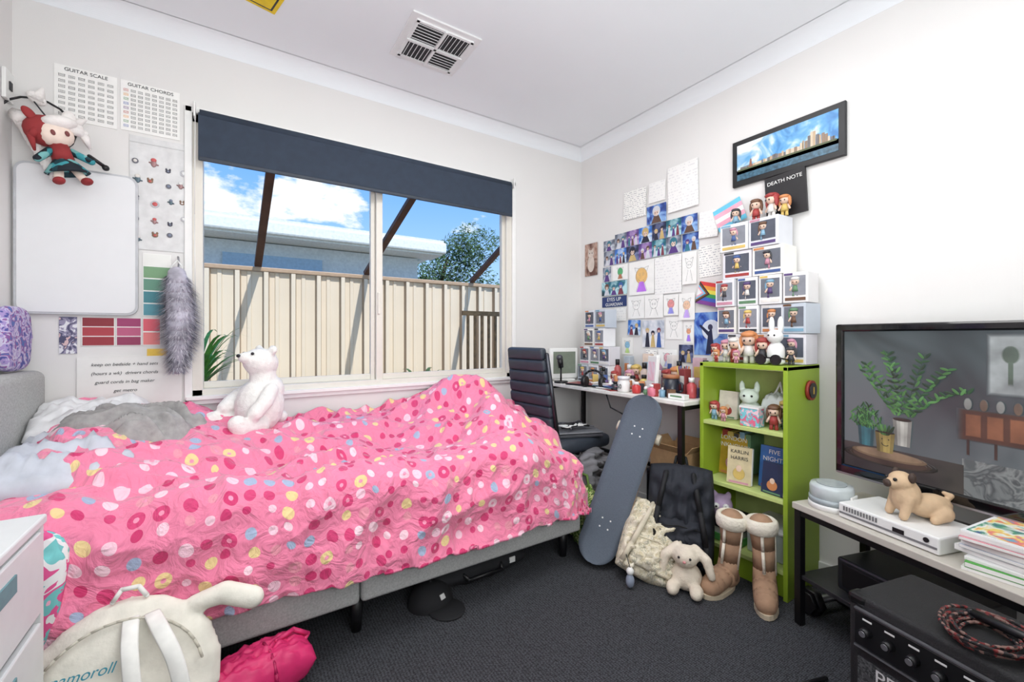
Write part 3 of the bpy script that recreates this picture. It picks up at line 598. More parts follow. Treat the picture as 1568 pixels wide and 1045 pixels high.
figs('figurine',[((-.075,-1.20,1.61),.09,4,6),((-.08,-1.30,1.61),.11,10,0),((-.08,-1.37,1.61),.12,0,9),((-.07,-1.42,1.61),.10,5,2)])
figs('figurine',[((-.2,-1.17,.948),.09,0,9),((-.19,-1.22,.948),.11,7,9),((-.21,-1.27,.948),.12,9,0),((-.2,-1.33,.948),.15,5,9),((-.2,-1.39,.948),.12,0,4),((-.24,-1.20,.948),.06,5,0),((-.25,-1.30,.948),.06,7,7),((-.19,-1.50,.948),.08,4,4)])
b=B('white_bunny_figurine'); b.ball((0,0,.05),(.035,.035,.05),WHITE); b.ball((-.01,0,.12),(.032,.032,.03),WHITE)
for sy in (-1,1): b.ball((0,sy*.018,.17),(.01,.012,.035),WHITE); b.ball((-.04,sy*.012,.125),.004,BLACK,seg=8); b.ball((-.03,sy*.03,.015),(.03,.016,.014),WHITE)
b.done((-.20,-1.445,.948))
b=B('sunglasses'); 
for y in (-.03,.03): b.cyl((0,y,.022),(.006,y,.022),.022,BLACK)
b.box((.003,0,.03),(.006,.03,.006),BLACK); b.tube([(0,.05,.03),(.08,.05,.02)],.003,BLACK,6); b.tube([(0,-.05,.03),(.08,-.05,.02)],.003,BLACK,6); b.done((-.26,-1.44,.948))
lime=M('lime_laminate',(148,176,48),.45,var=.03,scale=4); limein=M('lime_inner',(194,210,130),.5,var=.03)
b=B('bookcase'); D=.285; Y0,Y1=-1.145,-1.53; yc=(Y0+Y1)/2; w=Y0-Y1
for y in (Y0-.009,Y1+.009): b.box((-.002-D/2,y,.4725),(D,.018,.945),lime,bev=.002)
for z in (.935,.667,.395,.11): b.box((-.002-D/2,yc,z),(D-.002,w-.036,.018),limein,bev=.002)
b.box((-.002-D/2,yc,.937),(D,w,.018),lime,bev=.002); b.box((-.006,yc,.5),(.008,w-.03,.86),limein); b.box((-.26,yc,.055),(.016,w-.036,.1),lime); b.done()
b=B('wall_clock_badge'); b.cyl((0,0,0),(0,-.012,0),.042,M('badge_red',(150,50,40),.5),seg=28); b.cyl((0,-.012,0),(0,-.016,0),.032,BLACK,seg=28); b.box((0,-.017,.0),(.005,.002,.03),M('badge_gold',(210,170,80),.4)); b.done((-.10,Y1-.001,.84))
def book(name,y,z,w,h,c,lean=-10,rz=0,t=.02,title=None,tc=WHITE,x=-.20):
    b=B(name); m=M('cover%d_%d_%d'%c,c,.4,var=.08); b.box((0,0,h/2),(t,w,h),m,bev=.001); b.box((.002,-.002,h/2),(t-.004,w,h-.006),PAPER)
    b.ball((-t/2-.0003,0,h*.28),(.0005,w*.25,h*.16),M('cv%d'%(c[1]%9),COL[c[1]%9],.5)); b.ball((-t/2-.0008,0,h*.42),(.0005,w*.12,h*.09),M('cvs',(235,205,180),.5)); b.box((-t/2-.0004,0,h*.05),(.0006,w*.8,h*.05),M('cv%d'%(c[2]%9),COL[c[2]%9],.5))
    o=b.done((x,y,z),(0,8,rz))
    if title:
        for i,s_ in enumerate(title): text(o,s_,(-t/2-.002,0,h*.82-i*h*.17),(90,0,-90),w*.22,tc)
book('hardcover_book',-1.225,.405,.13,.20,(196,160,50),title=['LONDON','UNKNOWN'],x=-.15)
book('paperback_book',-1.31,.405,.10,.165,(214,200,160),title=['KARLIN','HARRIS'],tc=ink,x=-.245,rz=12)
book('paperback_book',-1.425,.405,.12,.18,(60,110,180),title=['FIVE','NIGHTS'],x=-.18); book('paperback_book',-1.455,.405,.09,.13,(30,50,80),x=-.25,rz=-6)
b=B('shelf_books');
for i in range(5): b.box((-.075,-1.18-.028*i,.405+.11),(.12,.024,.2-.012*(i%3)),M('sp%d'%i,COL[i*2],.5),bev=.001)
b.done()
book('picture_frame_card',-1.215,.677,.09,.13,(235,225,215),x=-.17)
figs('figurine',[((-.24,-1.19,.677),.09,0,6),((-.25,-1.24,.677),.07,5,7),((-.2,-1.49,.677),.13,2,1),((-.25,-1.46,.677),.11,10,0)])
plush('seal_plush',(-.17,-1.32,.678),(0,0,-70),[((0,0,.05),(.05,.055,.05)),((0,-.03,.12),(.04,.04,.035)),((-.03,-.02,.16),(.012,.01,.03)),((.03,-.02,.16),(.012,.01,.03))],M('mint_plush',(215,228,215),.9),[((-.015,-.068,.125),.005,BLACK),((.015,-.068,.125),.005,BLACK)],vox=.005,fz=.002)
B('gift_box').box((0,0,.04),(.05,.08,.08),ART('gift_print',[(225,110,140),(120,200,210),(240,200,210)],30),bev=.003).box((-.0,0,.083),(.054,.084,.008),WHITE).done((-.25,-1.37,.677))
B('plastic_bag').pillow((0,0,.07),(.09,.12,.13),M('bag_clear',(222,228,224),.2),wr=.04,n=12).tube([(0,-.02,.12),(0,-.01,.19),(0,.02,.12)],.004,WHITE,6).done((-.15,-1.43,.677))
B('storage_tub').box((0,0,.06),(.2,.16,.12),M('tub_grey',(190,200,195),.3),bev=.01).box((0,0,.125),(.21,.17,.012),WHITE,bev=.003).done((-.14,-1.42,.119))
B('green_folder_stack').box((0,0,.02),(.2,.16,.03),M('fold_g',(90,170,90),.5)).box((0,0,.05),(.19,.15,.03),M('fold_w',(220,220,215),.5)).box((0,0,.08),(.2,.16,.03),M('fold_b',(40,45,50),.5)).done((-.16,-1.24,.119))
plush('owl_plush',(-.225,-1.215,.214),(0,0,-60),[((0,0,.06),(.05,.045,.055)),((-.03,0,.11),(.014,.01,.02)),((.03,0,.11),(.014,.01,.02))],M('lilac_plush',(200,175,208),.9),[((-.02,-.042,.07),(.014,.008,.014),WHITE),((.02,-.042,.07),(.014,.008,.014),WHITE),((-.02,-.05,.07),.005,BLACK),((.02,-.05,.07),.005,BLACK),((0,-.05,.05),(.007,.01,.007),M('beak',(240,150,50)))],vox=.005,fz=.002)
# ---- desk items
dz=.762
b=B('small_monitor'); b.box((0,0,.12),(.22,.03,.21),WHITE,bev=.012,seg=3); b.box((0,-.016,.125),(.17,.004,.15),M('led_grey',(128,138,124),.3),bev=.003); b.box((0,0,.008),(.14,.08,.014),WHITE,bev=.004); b.done((-.24,-.085,dz),(0,0,-12))
b=B('microphone'); b.cyl((0,0,0),(0,0,.012),.045,BLACK); b.cyl((0,0,.01),(0,0,.10),.006,BLACK); b.cyl((0,0,.10),(-.01,0,.16),.018,BLACK,.02); b.ball((-.012,0,.165),.022,M('mic_mesh',(90,90,95),.4,metal=.6)); b.done((-.34,-.18,dz))
b=B('phone_box'); b.box((0,0,.10),(.02,.10,.20),WHITE,bev=.003); b.box((-.0108,0,.12),(.001,.07,.10),BG('phone',(235,215,225),(240,190,205),(235,235,240))); b.done((-.28,-.86,dz),(0,4,-25))
b=B('coffee_mug'); b.lathe([(.032,0),(.038,.02),(.038,.1),(.034,.1),(.03,.01)],M('mug_navy',(35,38,50),.3)); b.lathe([(.04,.095),(.04,.108),(.036,.112)],M('mug_lid',(170,110,75),.5)); b.tube([(-.0,-.036,.08),(-.0,-.062,.07),(0,-.062,.035),(0,-.036,.025)],.006,M('mug_navy',(35,38,50)),8); b.done((-.29,-.99,dz))
b=B('white_jar'); b.lathe([(.03,0),(.034,.01),(.034,.05),(.03,.06),(.03,.07)],WHITE); b.lathe([(.033,.068),(.033,.085)],M('jar_cap',(225,225,230),.3)); b.done((-.34,-.72,dz)); text(bpy.data.objects['white_jar'],'60',(-.036,0,.02),(90,0,-90),.035,ink)
b=B('pen_cup'); b.lathe([(.03,0),(.033,.09),(.03,.09),(.027,.01)],M('cup_red',(170,60,66),.5))
for i in range(7): b.cyl((.008*math.cos(i),.008*math.sin(i),.01),(.03*math.cos(i),.03*math.sin(i),.15),.004,M('pen%d'%i,COL[i],.4))
b.done((-.18,-.98,dz))
b=B('paper_pile')
for i in range(8): b.box((random.uniform(-.01,.01),random.uniform(-.04,.04),.002+.004*i),(.15,.21,.0035),PAPER if i%2 else M('mag%d'%i,COL[(i*3)%11],.5),r=(0,0,random.uniform(-25,25)))
b.done((-.27,-.60,dz))
b=B('tablet'); b.box((0,0,.006),(.13,.2,.01),BLACK,bev=.004); b.box((0,0,.0115),(.12,.18,.001),M('tab_red',(150,50,50),.3)); b.done((-.30,-.36,dz),(0,0,15))
for i,(x,y,h,c) in enumerate([(-.10,-.45,.16,(180,90,90)),(-.08,-.53,.13,(230,220,215)),(-.12,-.68,.15,(210,190,180)),(-.1,-.76,.2,(170,130,150)),(-.09,-1.05,.18,(90,135,160)),(-.14,-1.07,.12,(210,140,100)),(-.22,-.76,.09,(225,205,120)),(-.24,-1.07,.1,(190,80,85)),(-.22,-.68,.08,(230,230,228)),(-.33,-.80,.06,(200,60,60)),(-.17,-.40,.11,(60,60,66)),(-.18,-.47,.07,(230,225,220)),(-.34,-.66,.05,(60,64,70)),(-.35,-.92,.06,(215,120,140)),(-.10,-.90,.17,(120,150,175))]):
    b=B('cosmetic_bottle'); m=M('bt%d'%i,c,.3); b.lathe([(.02,0),(.024,.01),(.024,h*.65),(.012,h*.75),(.012,h*.8)],m,seg=14); b.cyl((0,0,h*.78),(0,0,h),.014,WHITE if i%2 else BLACK); b.done((x,y,dz))
figs('figurine',[((-.2,-.52,dz),.10,0,7),((-.16,-.60,dz),.11,7,9),((-.1,-.60,dz),.14,2,0),((-.15,-.86,dz),.13,0,4),((-.15,-.92,dz),.15,5,9),((-.22,-.93,dz),.09,1,0)])
for i,(x,y,w_,h_,c) in enumerate([(-.05,-.82,.05,.20,(232,225,220)),(-.05,-.99,.06,.19,(215,180,190)),(-.05,-.70,.05,.15,(235,235,232)),(-.32,-.93,.05,.035,(238,238,236)),(-.04,-.49,.05,.18,(180,190,200)),(-.04,-.64,.05,.2,(225,205,190)),(-.20,-.82,.05,.12,(235,232,228)),(-.33,-1.06,.09,.025,(240,240,238)),(-.22,-1.02,.04,.14,(140,60,62))]):
    B('small_carton').box((0,0,h_/2),(.04,w_,h_),M('sc%d'%i,c,.5),bev=.002).box((-.0205,0,h_*.6),(.001,w_*.7,h_*.3),M('cs%d'%(i+1),COL[i+1],.5)).done((x,y,dz),(0,0,random.uniform(-15,15)))
b=B('desk_knick_knacks')
for i in range(40):
    x=random.uniform(-.35,-.14); y=random.uniform(-1.08,-.42); c=COL[random.randrange(11)]; m=M('kk%d_%d_%d'%c,c,.5); t_=i%3
    if t_==0: q=random.uniform(.012,.035); b.box((x,y,q),(.03,.035,q*2),m,r=(0,0,random.uniform(0,90)),bev=.003)
    elif t_==1: b.cyl((x,y,0),(x,y,random.uniform(.03,.08)),.014,m)
    else: b.ball((x,y,.016),.016,m,seg=10); b.ball((x,y,.036),.011,WHITE,seg=8)
b.done((0,0,dz))
b=B('headphones'); b.tube([(0,.07*math.cos(a),.07*math.sin(a)) for a in [R(q) for q in range(0,181,20)]],.007,BLACK); b.cyl((-.0,.07,-.0),(0,.045,0),.032,BLACK); b.cyl((0,-.07,0),(0,-.045,0),.032,BLACK); b.done((-.345,-.49,dz+.033),(0,0,20))
b=B('desk_cable'); b.tube([(-.37,-.62,.735),(-.38,-.66,.67),(-.36,-.74,.64),(-.33,-.8,.68),(-.3,-.84,.735)],.004,BLACK,6); b.done()
# ---- office chair (faces +x)
b=B('office_chair'); le=M('black_leather',(50,57,67),.5,bump=.1,bscale=60)
for i in range(8):
    z=.54+.062*i; b.box((-.215-.009*i,0,z),(.045,.33-.010*abs(i-3),.064),le,r=(0,-9,0),bev=.016,seg=3)
for sy in (-1,1): b.tube([(-.05,sy*.17,.42),(-.20,sy*.17,.5),(-.27,sy*.155,.97)],.012,M('chair_chrome',(70,72,78),.3,metal=.8))
b.box((0,0,.46),(.42,.40,.075),le,bev=.03,seg=4); b.cyl((0,0,.12),(0,0,.43),.028,BLACK); b.cyl((0,0,.38),(0,0,.43),.07,BLACK)
for i in range(5):
    a=R(72*i+20); c_=Vector((math.cos(a),math.sin(a),0)); b.tube([(0,0,.12),tuple(c_*.14+Vector((0,0,.095))),tuple(c_*.23+Vector((0,0,.07)))],[.028,.02,.016],BLACK); b.cyl(c_*.23+Vector((-c_.y*.02,c_.x*.02,.026)),c_*.23-Vector((-c_.y*.02,c_.x*.02,-.026)),.026,BLACK)
b.done((-.515,-.40,0),(0,0,6))
b=B('laptop'); b.box((0,0,.008),(.3,.21,.016),M('lap_grey',(70,72,78),.4),bev=.004); b.box((0,0,.024),(.3,.21,.01),M('lap_lid',(120,122,128),.3),bev=.004); b.done((-.49,-.46,.499),(0,0,-20))
b=B('cable_tangle')
for k in range(3):
    pts=[(.09*math.sin(i*1.3+k*2)+.02*k,.07*math.cos(i*1.7+k),.01+.02*abs(math.sin(i*.9+k))) for i in range(12)]; b.tube(pts,.004,[WHITE,BLACK,M('cab_grey',(90,90,95))][k],6)
b.box((.02,.02,.015),(.06,.04,.028),BLACK,bev=.004); b.done((-.52,-.47,.53))
b=B('grey_hoodie'); b.pillow((0,0,.0),(.28,.26,.12),M('hood_grey',(120,120,124),.95,bump=.5,bscale=60),rot=(75,0,30),wr=.09,n=30,fr=1.4); b.done((-.51,-.665,.32)) 
lb=B('green_floral_bag'); lb.pillow((0,0,.15),(.10,.20,.3),ART('green_leaf_print',[(120,160,60),(60,100,40),(210,220,150),(90,130,50)],40,.8),n=14,wr=.04); lb.tube([(0,-.05,.27),(0,-.03,.36),(0,.03,.36),(0,.05,.27)],.006,M('bag_strap',(90,120,50))); lb.done((-.64,-.72,.0)) 
# ---- skateboard
grip=M('grip_tape',(92,101,114),.8,var=.06,scale=200,bump=.3,bscale=900); wood=M('deck_ply',(196,160,112),.5); red=M('deck_under',(190,60,50),.4)
p0=Vector((-.75,-.90,.02)); p1=Vector((-.41,-.95,.765)); ax=(p1-p0).normalized(); wv=Vector((.62,-1,0)); wv=(wv-ax*wv.dot(ax)).normalized(); nv=wv.cross(ax)
if nv.x>0: nv=-nv
LN=(p1-p0).length; X=Matrix(((wv.x,ax.x,nv.x,0),(wv.y,ax.y,nv.y,0),(wv.z,ax.z,nv.z,0),(0,0,0,1)))
b=B('skateboard'); hw_=.092
def kick(y): 
    d=abs(y)-(LN/2-.15); return .0 if d<0 else d*d*1.4
def wid(y):
    d=abs(y)-(LN/2-hw_); return hw_ if d<=0 else math.sqrt(max(0,hw_*hw_-d*d))
NY=40; tops=[];bots=[]
for i in range(NY+1):
    y=-LN/2*math.cos(math.pi*i/NY)*.999; w=max(wid(y),.004); z=kick(y); tops.append([]); bots.append([])
    for j in range(7):
        u=-1+2*j/6; zz=z+.006*u*u
        tops[-1].append(b.bm.verts.new((w*u,y,zz))); bots[-1].append(b.bm.verts.new((w*u,y,zz-.011)))
for i in range(NY):
    for j in range(6):
        f=b.bm.faces.new((tops[i][j],tops[i][j+1],tops[i+1][j+1],tops[i+1][j])); f.material_index=b.mi(grip); f.smooth=True
        f=b.bm.faces.new((bots[i][j],bots[i+1][j],bots[i+1][j+1],bots[i][j+1])); f.material_index=b.mi(red); f.smooth=True
    for j in (0,6):
        f=b.bm.faces.new((tops[i][j],bots[i][j],bots[i+1][j],tops[i+1][j])); f.material_index=b.mi(wood)
for i in (0,NY):
    for j in range(6): f=b.bm.faces.new((tops[i][j],tops[i][j+1],bots[i][j+1],bots[i][j])); f.material_index=b.mi(wood)
st=M('truck_steel',(170,170,175),.3,metal=.8)
for sy in (-1,1):
    y=sy*.23; b.box((0,y,-.018),(.05,.08,.012),st); b.cyl((0,y,-.02),(0,y,-.045),.014,st); b.cyl((-.085,y,-.048),(.085,y,-.048),.006,st)
    for sx in (-1,1): b.cyl((sx*.075,y,-.048),(sx*.108,y,-.048),.026,M('wheel_cream',(225,215,195),.4),seg=24)
    for bx in (-1,1):
        for by in (-.02,.02): b.cyl((bx*.02,y+by,.0005),(bx*.02,y+by,.002),.004,WHITE,seg=8)
o=b.done(); o.matrix_world=Matrix.Translation((p0+p1)/2)@X
# ---- stuff under desk
b=B('drawer_pedestal'); b.box((0,0,.19),(.28,.24,.36),M('ped_dark',(45,46,50),.6),bev=.005)
for i in range(3): b.box((-.142,0,.08+.115*i),(.006,.22,.105),BLACK,bev=.003); b.box((-.148,0,.1+.115*i),(.01,.08,.01),st,bev=.002)
b.done((-.17,-.97,0))
cb=M('cardboard',(196,158,115),.85,var=.06); b=B('cardboard_box')
for s_ in (-1,1): b.box((0,s_*.10,.06),(.2,.004,.12),cb); b.box((s_*.1,0,.06),(.004,.2,.12),cb); b.box((s_*.115,0,.135),(.05,.19,.003),cb,r=(0,s_*-50+0,0)); b.box((0,s_*.12,.135),(.18,.05,.003),cb,r=(s_*50,0,0))
b.box((0,0,.003),(.2,.2,.004),cb); b.done((-.20,-.97,.371))
def bag(name,loc,rot,m,m2,w=.28,d=.16,h=.38,straps=True,wr=.04,fr=1.):
    b=B(name)
    b.pillow((0,0,h/2),(w,h,d),m,rot=(90,0,0),wr=wr,n=34,puff=.33,fr=fr); b.pillow((0,-d*.42,h*.3),(w*.72,h*.42,d*.45),m,rot=(90,0,0),wr=wr*.6,n=20,puff=.35,fr=fr)
    b.tube([(-.03,.02,h*.96),(-.02,.02,h+.03),(.02,.02,h+.03),(.03,.02,h*.96)],.007,m2)
    if straps:
        for sx in (-1,1): b.tube([(sx*w*.2,-d*.42,h*.92),(sx*w*.3,-d*.62,h*.6),(sx*w*.38,-d*.6,h*.3),(sx*w*.42,-d*.3,h*.08)],.012,m2,8)
    b.tube([(-w*.33,-d*.60,h*.42),(0,-d*.68,h*.45),(w*.33,-d*.60,h*.42)],.003,m2,6)
    return b.done(loc,rot)
bkb=M('backpack_black',(36,39,48),.8,bump=.3,bscale=80)
bag('backpack',(-.44,-1.145,0.01),(-10,0,-58),bkb,M('strap_black',(20,21,25),.7),.29,.16,.46)
cr=ART('cream_floral',[(226,217,196),(232,223,204),(206,195,166),(226,217,196),(184,180,160),(233,225,208)],24,.85)
bag('backpack',(-.66,-1.12,0.01),(-38,24,-44),cr,M('cream_strap',(218,208,186),.8),.28,.13,.34,wr=.06,fr=1.8)
b=B('bag_charm'); b.ball((0,0,.035),(.018,.018,.03),M('charm_grey',(150,160,180),.5)); b.ball((0,0,.075),(.016,.016,.016),WHITE); b.tube([(0,0,.09),(.01,.03,.13)],.002,BLACK,6); b.done((-.74,-1.12,0))
# ---- boots
bo=M('boot_suede',(168,134,108),.9,bump=.3,bscale=90); wool=M('boot_wool',(236,228,212),.95,bump=.9,bscale=120); sol=M('boot_sole',(205,190,165),.8)
for i,(x,y,rz,ry) in enumerate(((-.425,-1.335,-92,5),(-.365,-1.485,-62,-3))):
    b=B('sheepskin_boot')
    b.tube([(0,.03,.05),(0,.035,.12),(.003,.035,.20),(0,.03,.285)],[.044,.038,.040,.046],bo,18)
    b.tube([(0,.045,.045),(0,.0,.060),(0,-.04,.048),(0,-.07,.040),(0,-.08,.036)],[.041,.043,.042,.040,.036],bo,16)
    b.ext([(.043*math.cos(R(q))*(1.0 if math.sin(R(q))<0 else .9),-.020+.100*math.sin(R(q)),.0) for q in range(0,360,20)],(0,0,.018),sol)
    b.lathe([(.046,.258),(.056,.264),(.060,.285),(.058,.308),(.048,.316),(.036,.303),(.032,.258)],wool,(0,.03,0)); b.tube([(.0,-.014,.12),(.0,-.010,.2),(.0,-.014,.265)],.006,wool,8); b.tube([(.039,.035,.1),(.043,.035,.265)],.005,wool,8)
    b.done((x,y,0.004),(0,ry,rz),scale=1.03)
plush('bunny_plush',(-.545,-1.25,0),(0,0,-60),[((0,0,.06),(.065,.055,.06)),((0,-.02,.15),(.052,.05,.045)),('t',[(-.035,0,.18),(-.08,-.02,.14),(-.09,-.03,.08)],[.018,.021,.016]),('t',[(.035,0,.18),(.08,-.02,.15),(.10,-.03,.09)],[.018,.021,.016]),((-.045,-.06,.03),(.027,.045,.027)),((.045,-.06,.03),(.027,.045,.027))],M('cream_plush',(230,218,200),.95,bump=.6,bscale=200),[((-.022,-.064,.16),.005,BLACK),((.022,-.064,.16),.005,BLACK),((0,-.072,.147),(.007,.006,.005),M('nose_pink',(220,150,150)))],fz=.004)
b=B('dumbbell'); b.cyl((0,-.09,.05),(0,.09,.05),.014,st)
for s_ in (-1,1): b.cyl((0,s_*.07,.05),(0,s_*.10,.05),.05,BLACK,seg=6); b.cyl((0,s_*.1,.05),(0,s_*.115,.05),.042,BLACK,seg=6)
b.done((-.20,-1.64,0),(0,0,70))
# ================================================================= TV AREA
tt=-107; A=Vector((-.39,-1.59)); ux=Vector((math.cos(R(tt)),math.sin(R(tt)))); uy=Vector((-math.sin(R(tt)),math.cos(R(tt))))
def TP(x,y,z=.45): q=A+ux*x+uy*y; return (q.x,q.y,z)
b=B('tv_table'); tw,td=1.2,.36; top=M('table_top',(200,194,184),.45,var=.05,scale=8)
b.box((tw/2,td/2,-.012),(tw,td,.024),top,bev=.003)
for x in (.02,tw-.02):
    for y in (.015,td-.015): b.box((x,y,-.235),(.025,.025,.425),BLKM,bev=.002)
    b.box((x,td/2,-.034),(.02,td-.04,.02),BLKM); b.box((x,td/2,-.28),(.02,td-.04,.02),BLKM)
b.box((tw/2,.015,-.034),(tw-.04,.02,.02),BLKM); b.box((tw/2,td/2,-.27),(tw-.03,td-.02,.016),M('shelf_black',(40,40,43),.35,var=.2,scale=30),bev=.002)
b.done(TP(0,0),(0,0,tt))
B('subwoofer').box((0,0,.06),(.34,.24,.11),M('av_black',(30,31,34),.3),bev=.008).box((0,-.122,.06),(.30,.004,.08),BLKM,bev=.002).cyl((.1,-.125,.06),(.1,-.135,.06),.018,st).done(TP(.3,.17,.188),(0,0,tt))
tr=-103.6; e=bpy.data.objects.new('television',None); S.collection.objects.link(e); e.location=(-.293,-2.132,.83); e.rotation_euler=(0,0,R(tr)); e.empty_display_size=.1
tw2,th2=.96,.568; gb=M('tv_gloss_black',(12,12,14),.08,var=0,coat=.5)
b=B('bezel'); 
b.box((0,0,th2/2-.014),(tw2,.045,.028),gb,bev=.006); b.box((0,0,-th2/2+.02),(tw2,.045,.04),gb,bev=.006)
for s_ in (-1,1): b.box((s_*(tw2/2-.014),0,0),(.028,.045,th2),gb,bev=.006)
b.box((0,.03,0),(tw2-.06,.05,th2-.08),BLACK,bev=.01); b.box((0,.03,-th2/2-.03),(.12,.04,.08),gb); b.box((0,.01,-th2/2-.088),(.42,.2,.012),gb,bev=.005)
b.box((0,-.0225,-th2/2+.006),(tw2-.01,.003,.006),st)
b.done(parent=e)
def EM(n,c,s_=.9): return M('scr_'+n,c,.3,var=.22,scale=14,emit=s_)
b=B('screen'); sw,sh=.904,.50; z0=.006
bg=ART('scr_bg',[(36,42,46),(54,62,66),(74,84,88),(96,104,108)],1.8,.2,emit=.9,const=False)
b.box((0,-.010,z0),(sw,.006,sh),bg)
y=-.0135
def sr(cx,cz,w,h,m,lay=0): b.box((-sw/2+cx,y-.0004*lay,z0+sh/2-cz),(w,.0006,h),m)
def se(cx,cz,w,h,m,lay=0,rot=0): 
    T0=b.T; b.T=Matrix.Translation((-sw/2+cx,y-.0004*lay,z0+sh/2-cz))@Matrix.Rotation(R(rot),4,'Y'); b.ball((0,0,0),(w/2,.0006,h/2),m,seg=20); b.T=T0
def soft(cx,cz,w,h,c0,c1,lay,n=5,ell=False):
    """layered shapes fading from the backdrop colour to the object colour (out-of-focus edge)"""
    for i in range(n):
        t_=i/(n-1); c=tuple(int(c0[k]+(c1[k]-c0[k])*t_) for k in range(3)); f=1.12-.2*t_
        (se if ell else sr)(cx,cz,w*f,h*(1+(f-1)*.6),EM('s%d_%d_%d'%c,c),lay+i*.5)
wl=(70,78,82)
soft(.44,.10,.09,.17,wl,(164,170,172),0); soft(.44,.105,.010,.10,(150,156,156),(96,112,100),3,3); soft(.44,.07,.035,.05,(150,156,156),(90,104,94),3,3,True)
fl_=ART('scr_floor',[(84,90,92),(132,136,136),(70,75,78),(112,117,118)],16,.3,emit=.9,const=False); sr(.62,.445,.568,.11,fl_); sr(.17,.455,.34,.09,ART('scr_dark',[(28,28,30),(44,42,42),(60,56,54)],4,.3,emit=.9,const=False),1)
soft(.41,.285,.155,.09,wl,(84,54,42),2)
for i in range(3): soft(.362+.047*i,.285,.034,.066,(84,54,42),(138,88,62),5,3)
for i in range(3): soft(.35+.06*i,.35,.006,.05,(74,70,70),(60,42,36),2,3)
for i in range(4): soft(.35+.035*i,.222,.018,.035,wl,[(150,150,148),(120,98,84)][i%2],5,3,True)
soft(.545,.235,.055,.055,wl,(212,190,164),4,5,True); sr(.545,.33,.004,.14,EM('dk2',(50,46,46)),3); soft(.535,.375,.036,.085,(110,110,108),(176,174,168),5,5,True)
soft(.75,.17,.16,.24,wl,(150,156,162),1); soft(.74,.34,.24,.12,(90,94,98),(104,110,120),3)
soft(.14,.445,.25,.05,(40,36,34),(66,50,42),4,3,True); se(.14,.432,.225,.036,EM('slab2',(112,90,72)),7); se(.14,.430,.20,.028,EM('slab3',(136,112,90)),8)
def pot(cx,cz,w,h,c,l):
    for k in range(5):
        t_=(k-2)/5; f=[.62,.85,1.,.92,.72][k]; m=EM('p%d_%d_%d_%d'%(c+(k,)),tuple(int(v*f) for v in c)); x0=-sw/2+cx+w*(t_-.1); x1=-sw/2+cx+w*(t_+.1); X=-sw/2+cx
        b.ext([(x0,y-.0004*l,z0+sh/2-cz+h/2),(x1,y-.0004*l,z0+sh/2-cz+h/2),(X+(x1-X)*.78,y-.0004*l,z0+sh/2-cz-h/2),(X+(x0-X)*.78,y-.0004*l,z0+sh/2-cz-h/2)],(0,-.0004,0),m)
    se(cx,cz-h/2,w*.98,h*.14,EM('soil',(46,38,32)),l+2)
pot(.075,.375,.055,.075,(50,112,124),8); pot(.185,.345,.055,.09,(196,194,188),9); pot(.135,.388,.06,.07,(190,166,96),12)
for i in range(9):
    a=R(200+14*i); se(.137+.012*math.cos(a),.388-.012*math.sin(a),.003,.003,EM('smile',(40,35,30)),16)
se(.127,.377,.004,.005,EM('smile',(40,35,30)),16); se(.147,.377,.004,.005,EM('smile',(40,35,30)),16)
GG=[EM('lf%d'%i,c) for i,c in enumerate([(52,104,54),(34,76,42),(84,136,74),(26,58,34),(70,118,60)])]
for i in range(130):
    a=R(random.uniform(0,180)); rr_=random.uniform(.0,.085); se(.075+rr_*.6*math.cos(a),.34-rr_*.95*math.sin(a),.005,.024,random.choice(GG),9+i%6,random.uniform(-60,60))
for k in range(7):
    ang=R(48+14*k); cur=random.uniform(-.3,.3)
    for j in range(11):
        rr_=.04+.021*j; an_=ang+cur*j/10; cx_=.188+rr_*math.cos(an_)*.75; cz_=.31-rr_*math.sin(an_)*.95; se(cx_,cz_,.002,.022,GG[1],7,90-math.degrees(an_))
        for q in (-1,1): se(cx_+q*.009,cz_-.003,.008,.024,random.choice(GG),8+(j%5),q*random.uniform(25,80))
for i in range(5): se(.118+.009*i,.345,.009,.04,GG[(i*2)%5],14,(i-2)*14)
b.done(parent=e,norm=True)
b=B('cake_dome_container'); b.lathe([(.068,0),(.07,.012),(.07,.02)],WHITE); b.lathe([(.066,.02),(.066,.075),(.062,.085),(.02,.087)],M('dome_clear',(196,204,206),.1),seg=32); b.cyl((0,0,.022),(0,0,.04),.068,M('dome_band',(165,175,180),.2),seg=32); b.cyl((0,0,.087),(0,0,.09),.045,M('dome_band2',(170,178,180),.2),seg=32); b.box((0,-.067,.045),(.05,.006,.03),WHITE,bev=.002); b.done(TP(.085,.085))
b=B('white_games_console'); b.box((0,0,.027),(.28,.19,.05),WHITE,bev=.005); b.box((0,-.0955,.02),(.27,.003,.006),M('seam',(120,120,122))); 
for i in range(12): b.box((-.12+.009*i,-.096,.037),(.004,.003,.014),M('seam',(120,120,122)))
b.cyl((.11,-.095,.035),(.11,-.098,.035),.007,BLACK); b.box((.04,-.0965,.03),(.03,.002,.012),BLACK); b.done(TP(.29,.125),(0,0,tt))
tan=M('pug_tan',(210,180,146),.7,bump=.2); mz=M('pug_mask',(70,55,48),.7)
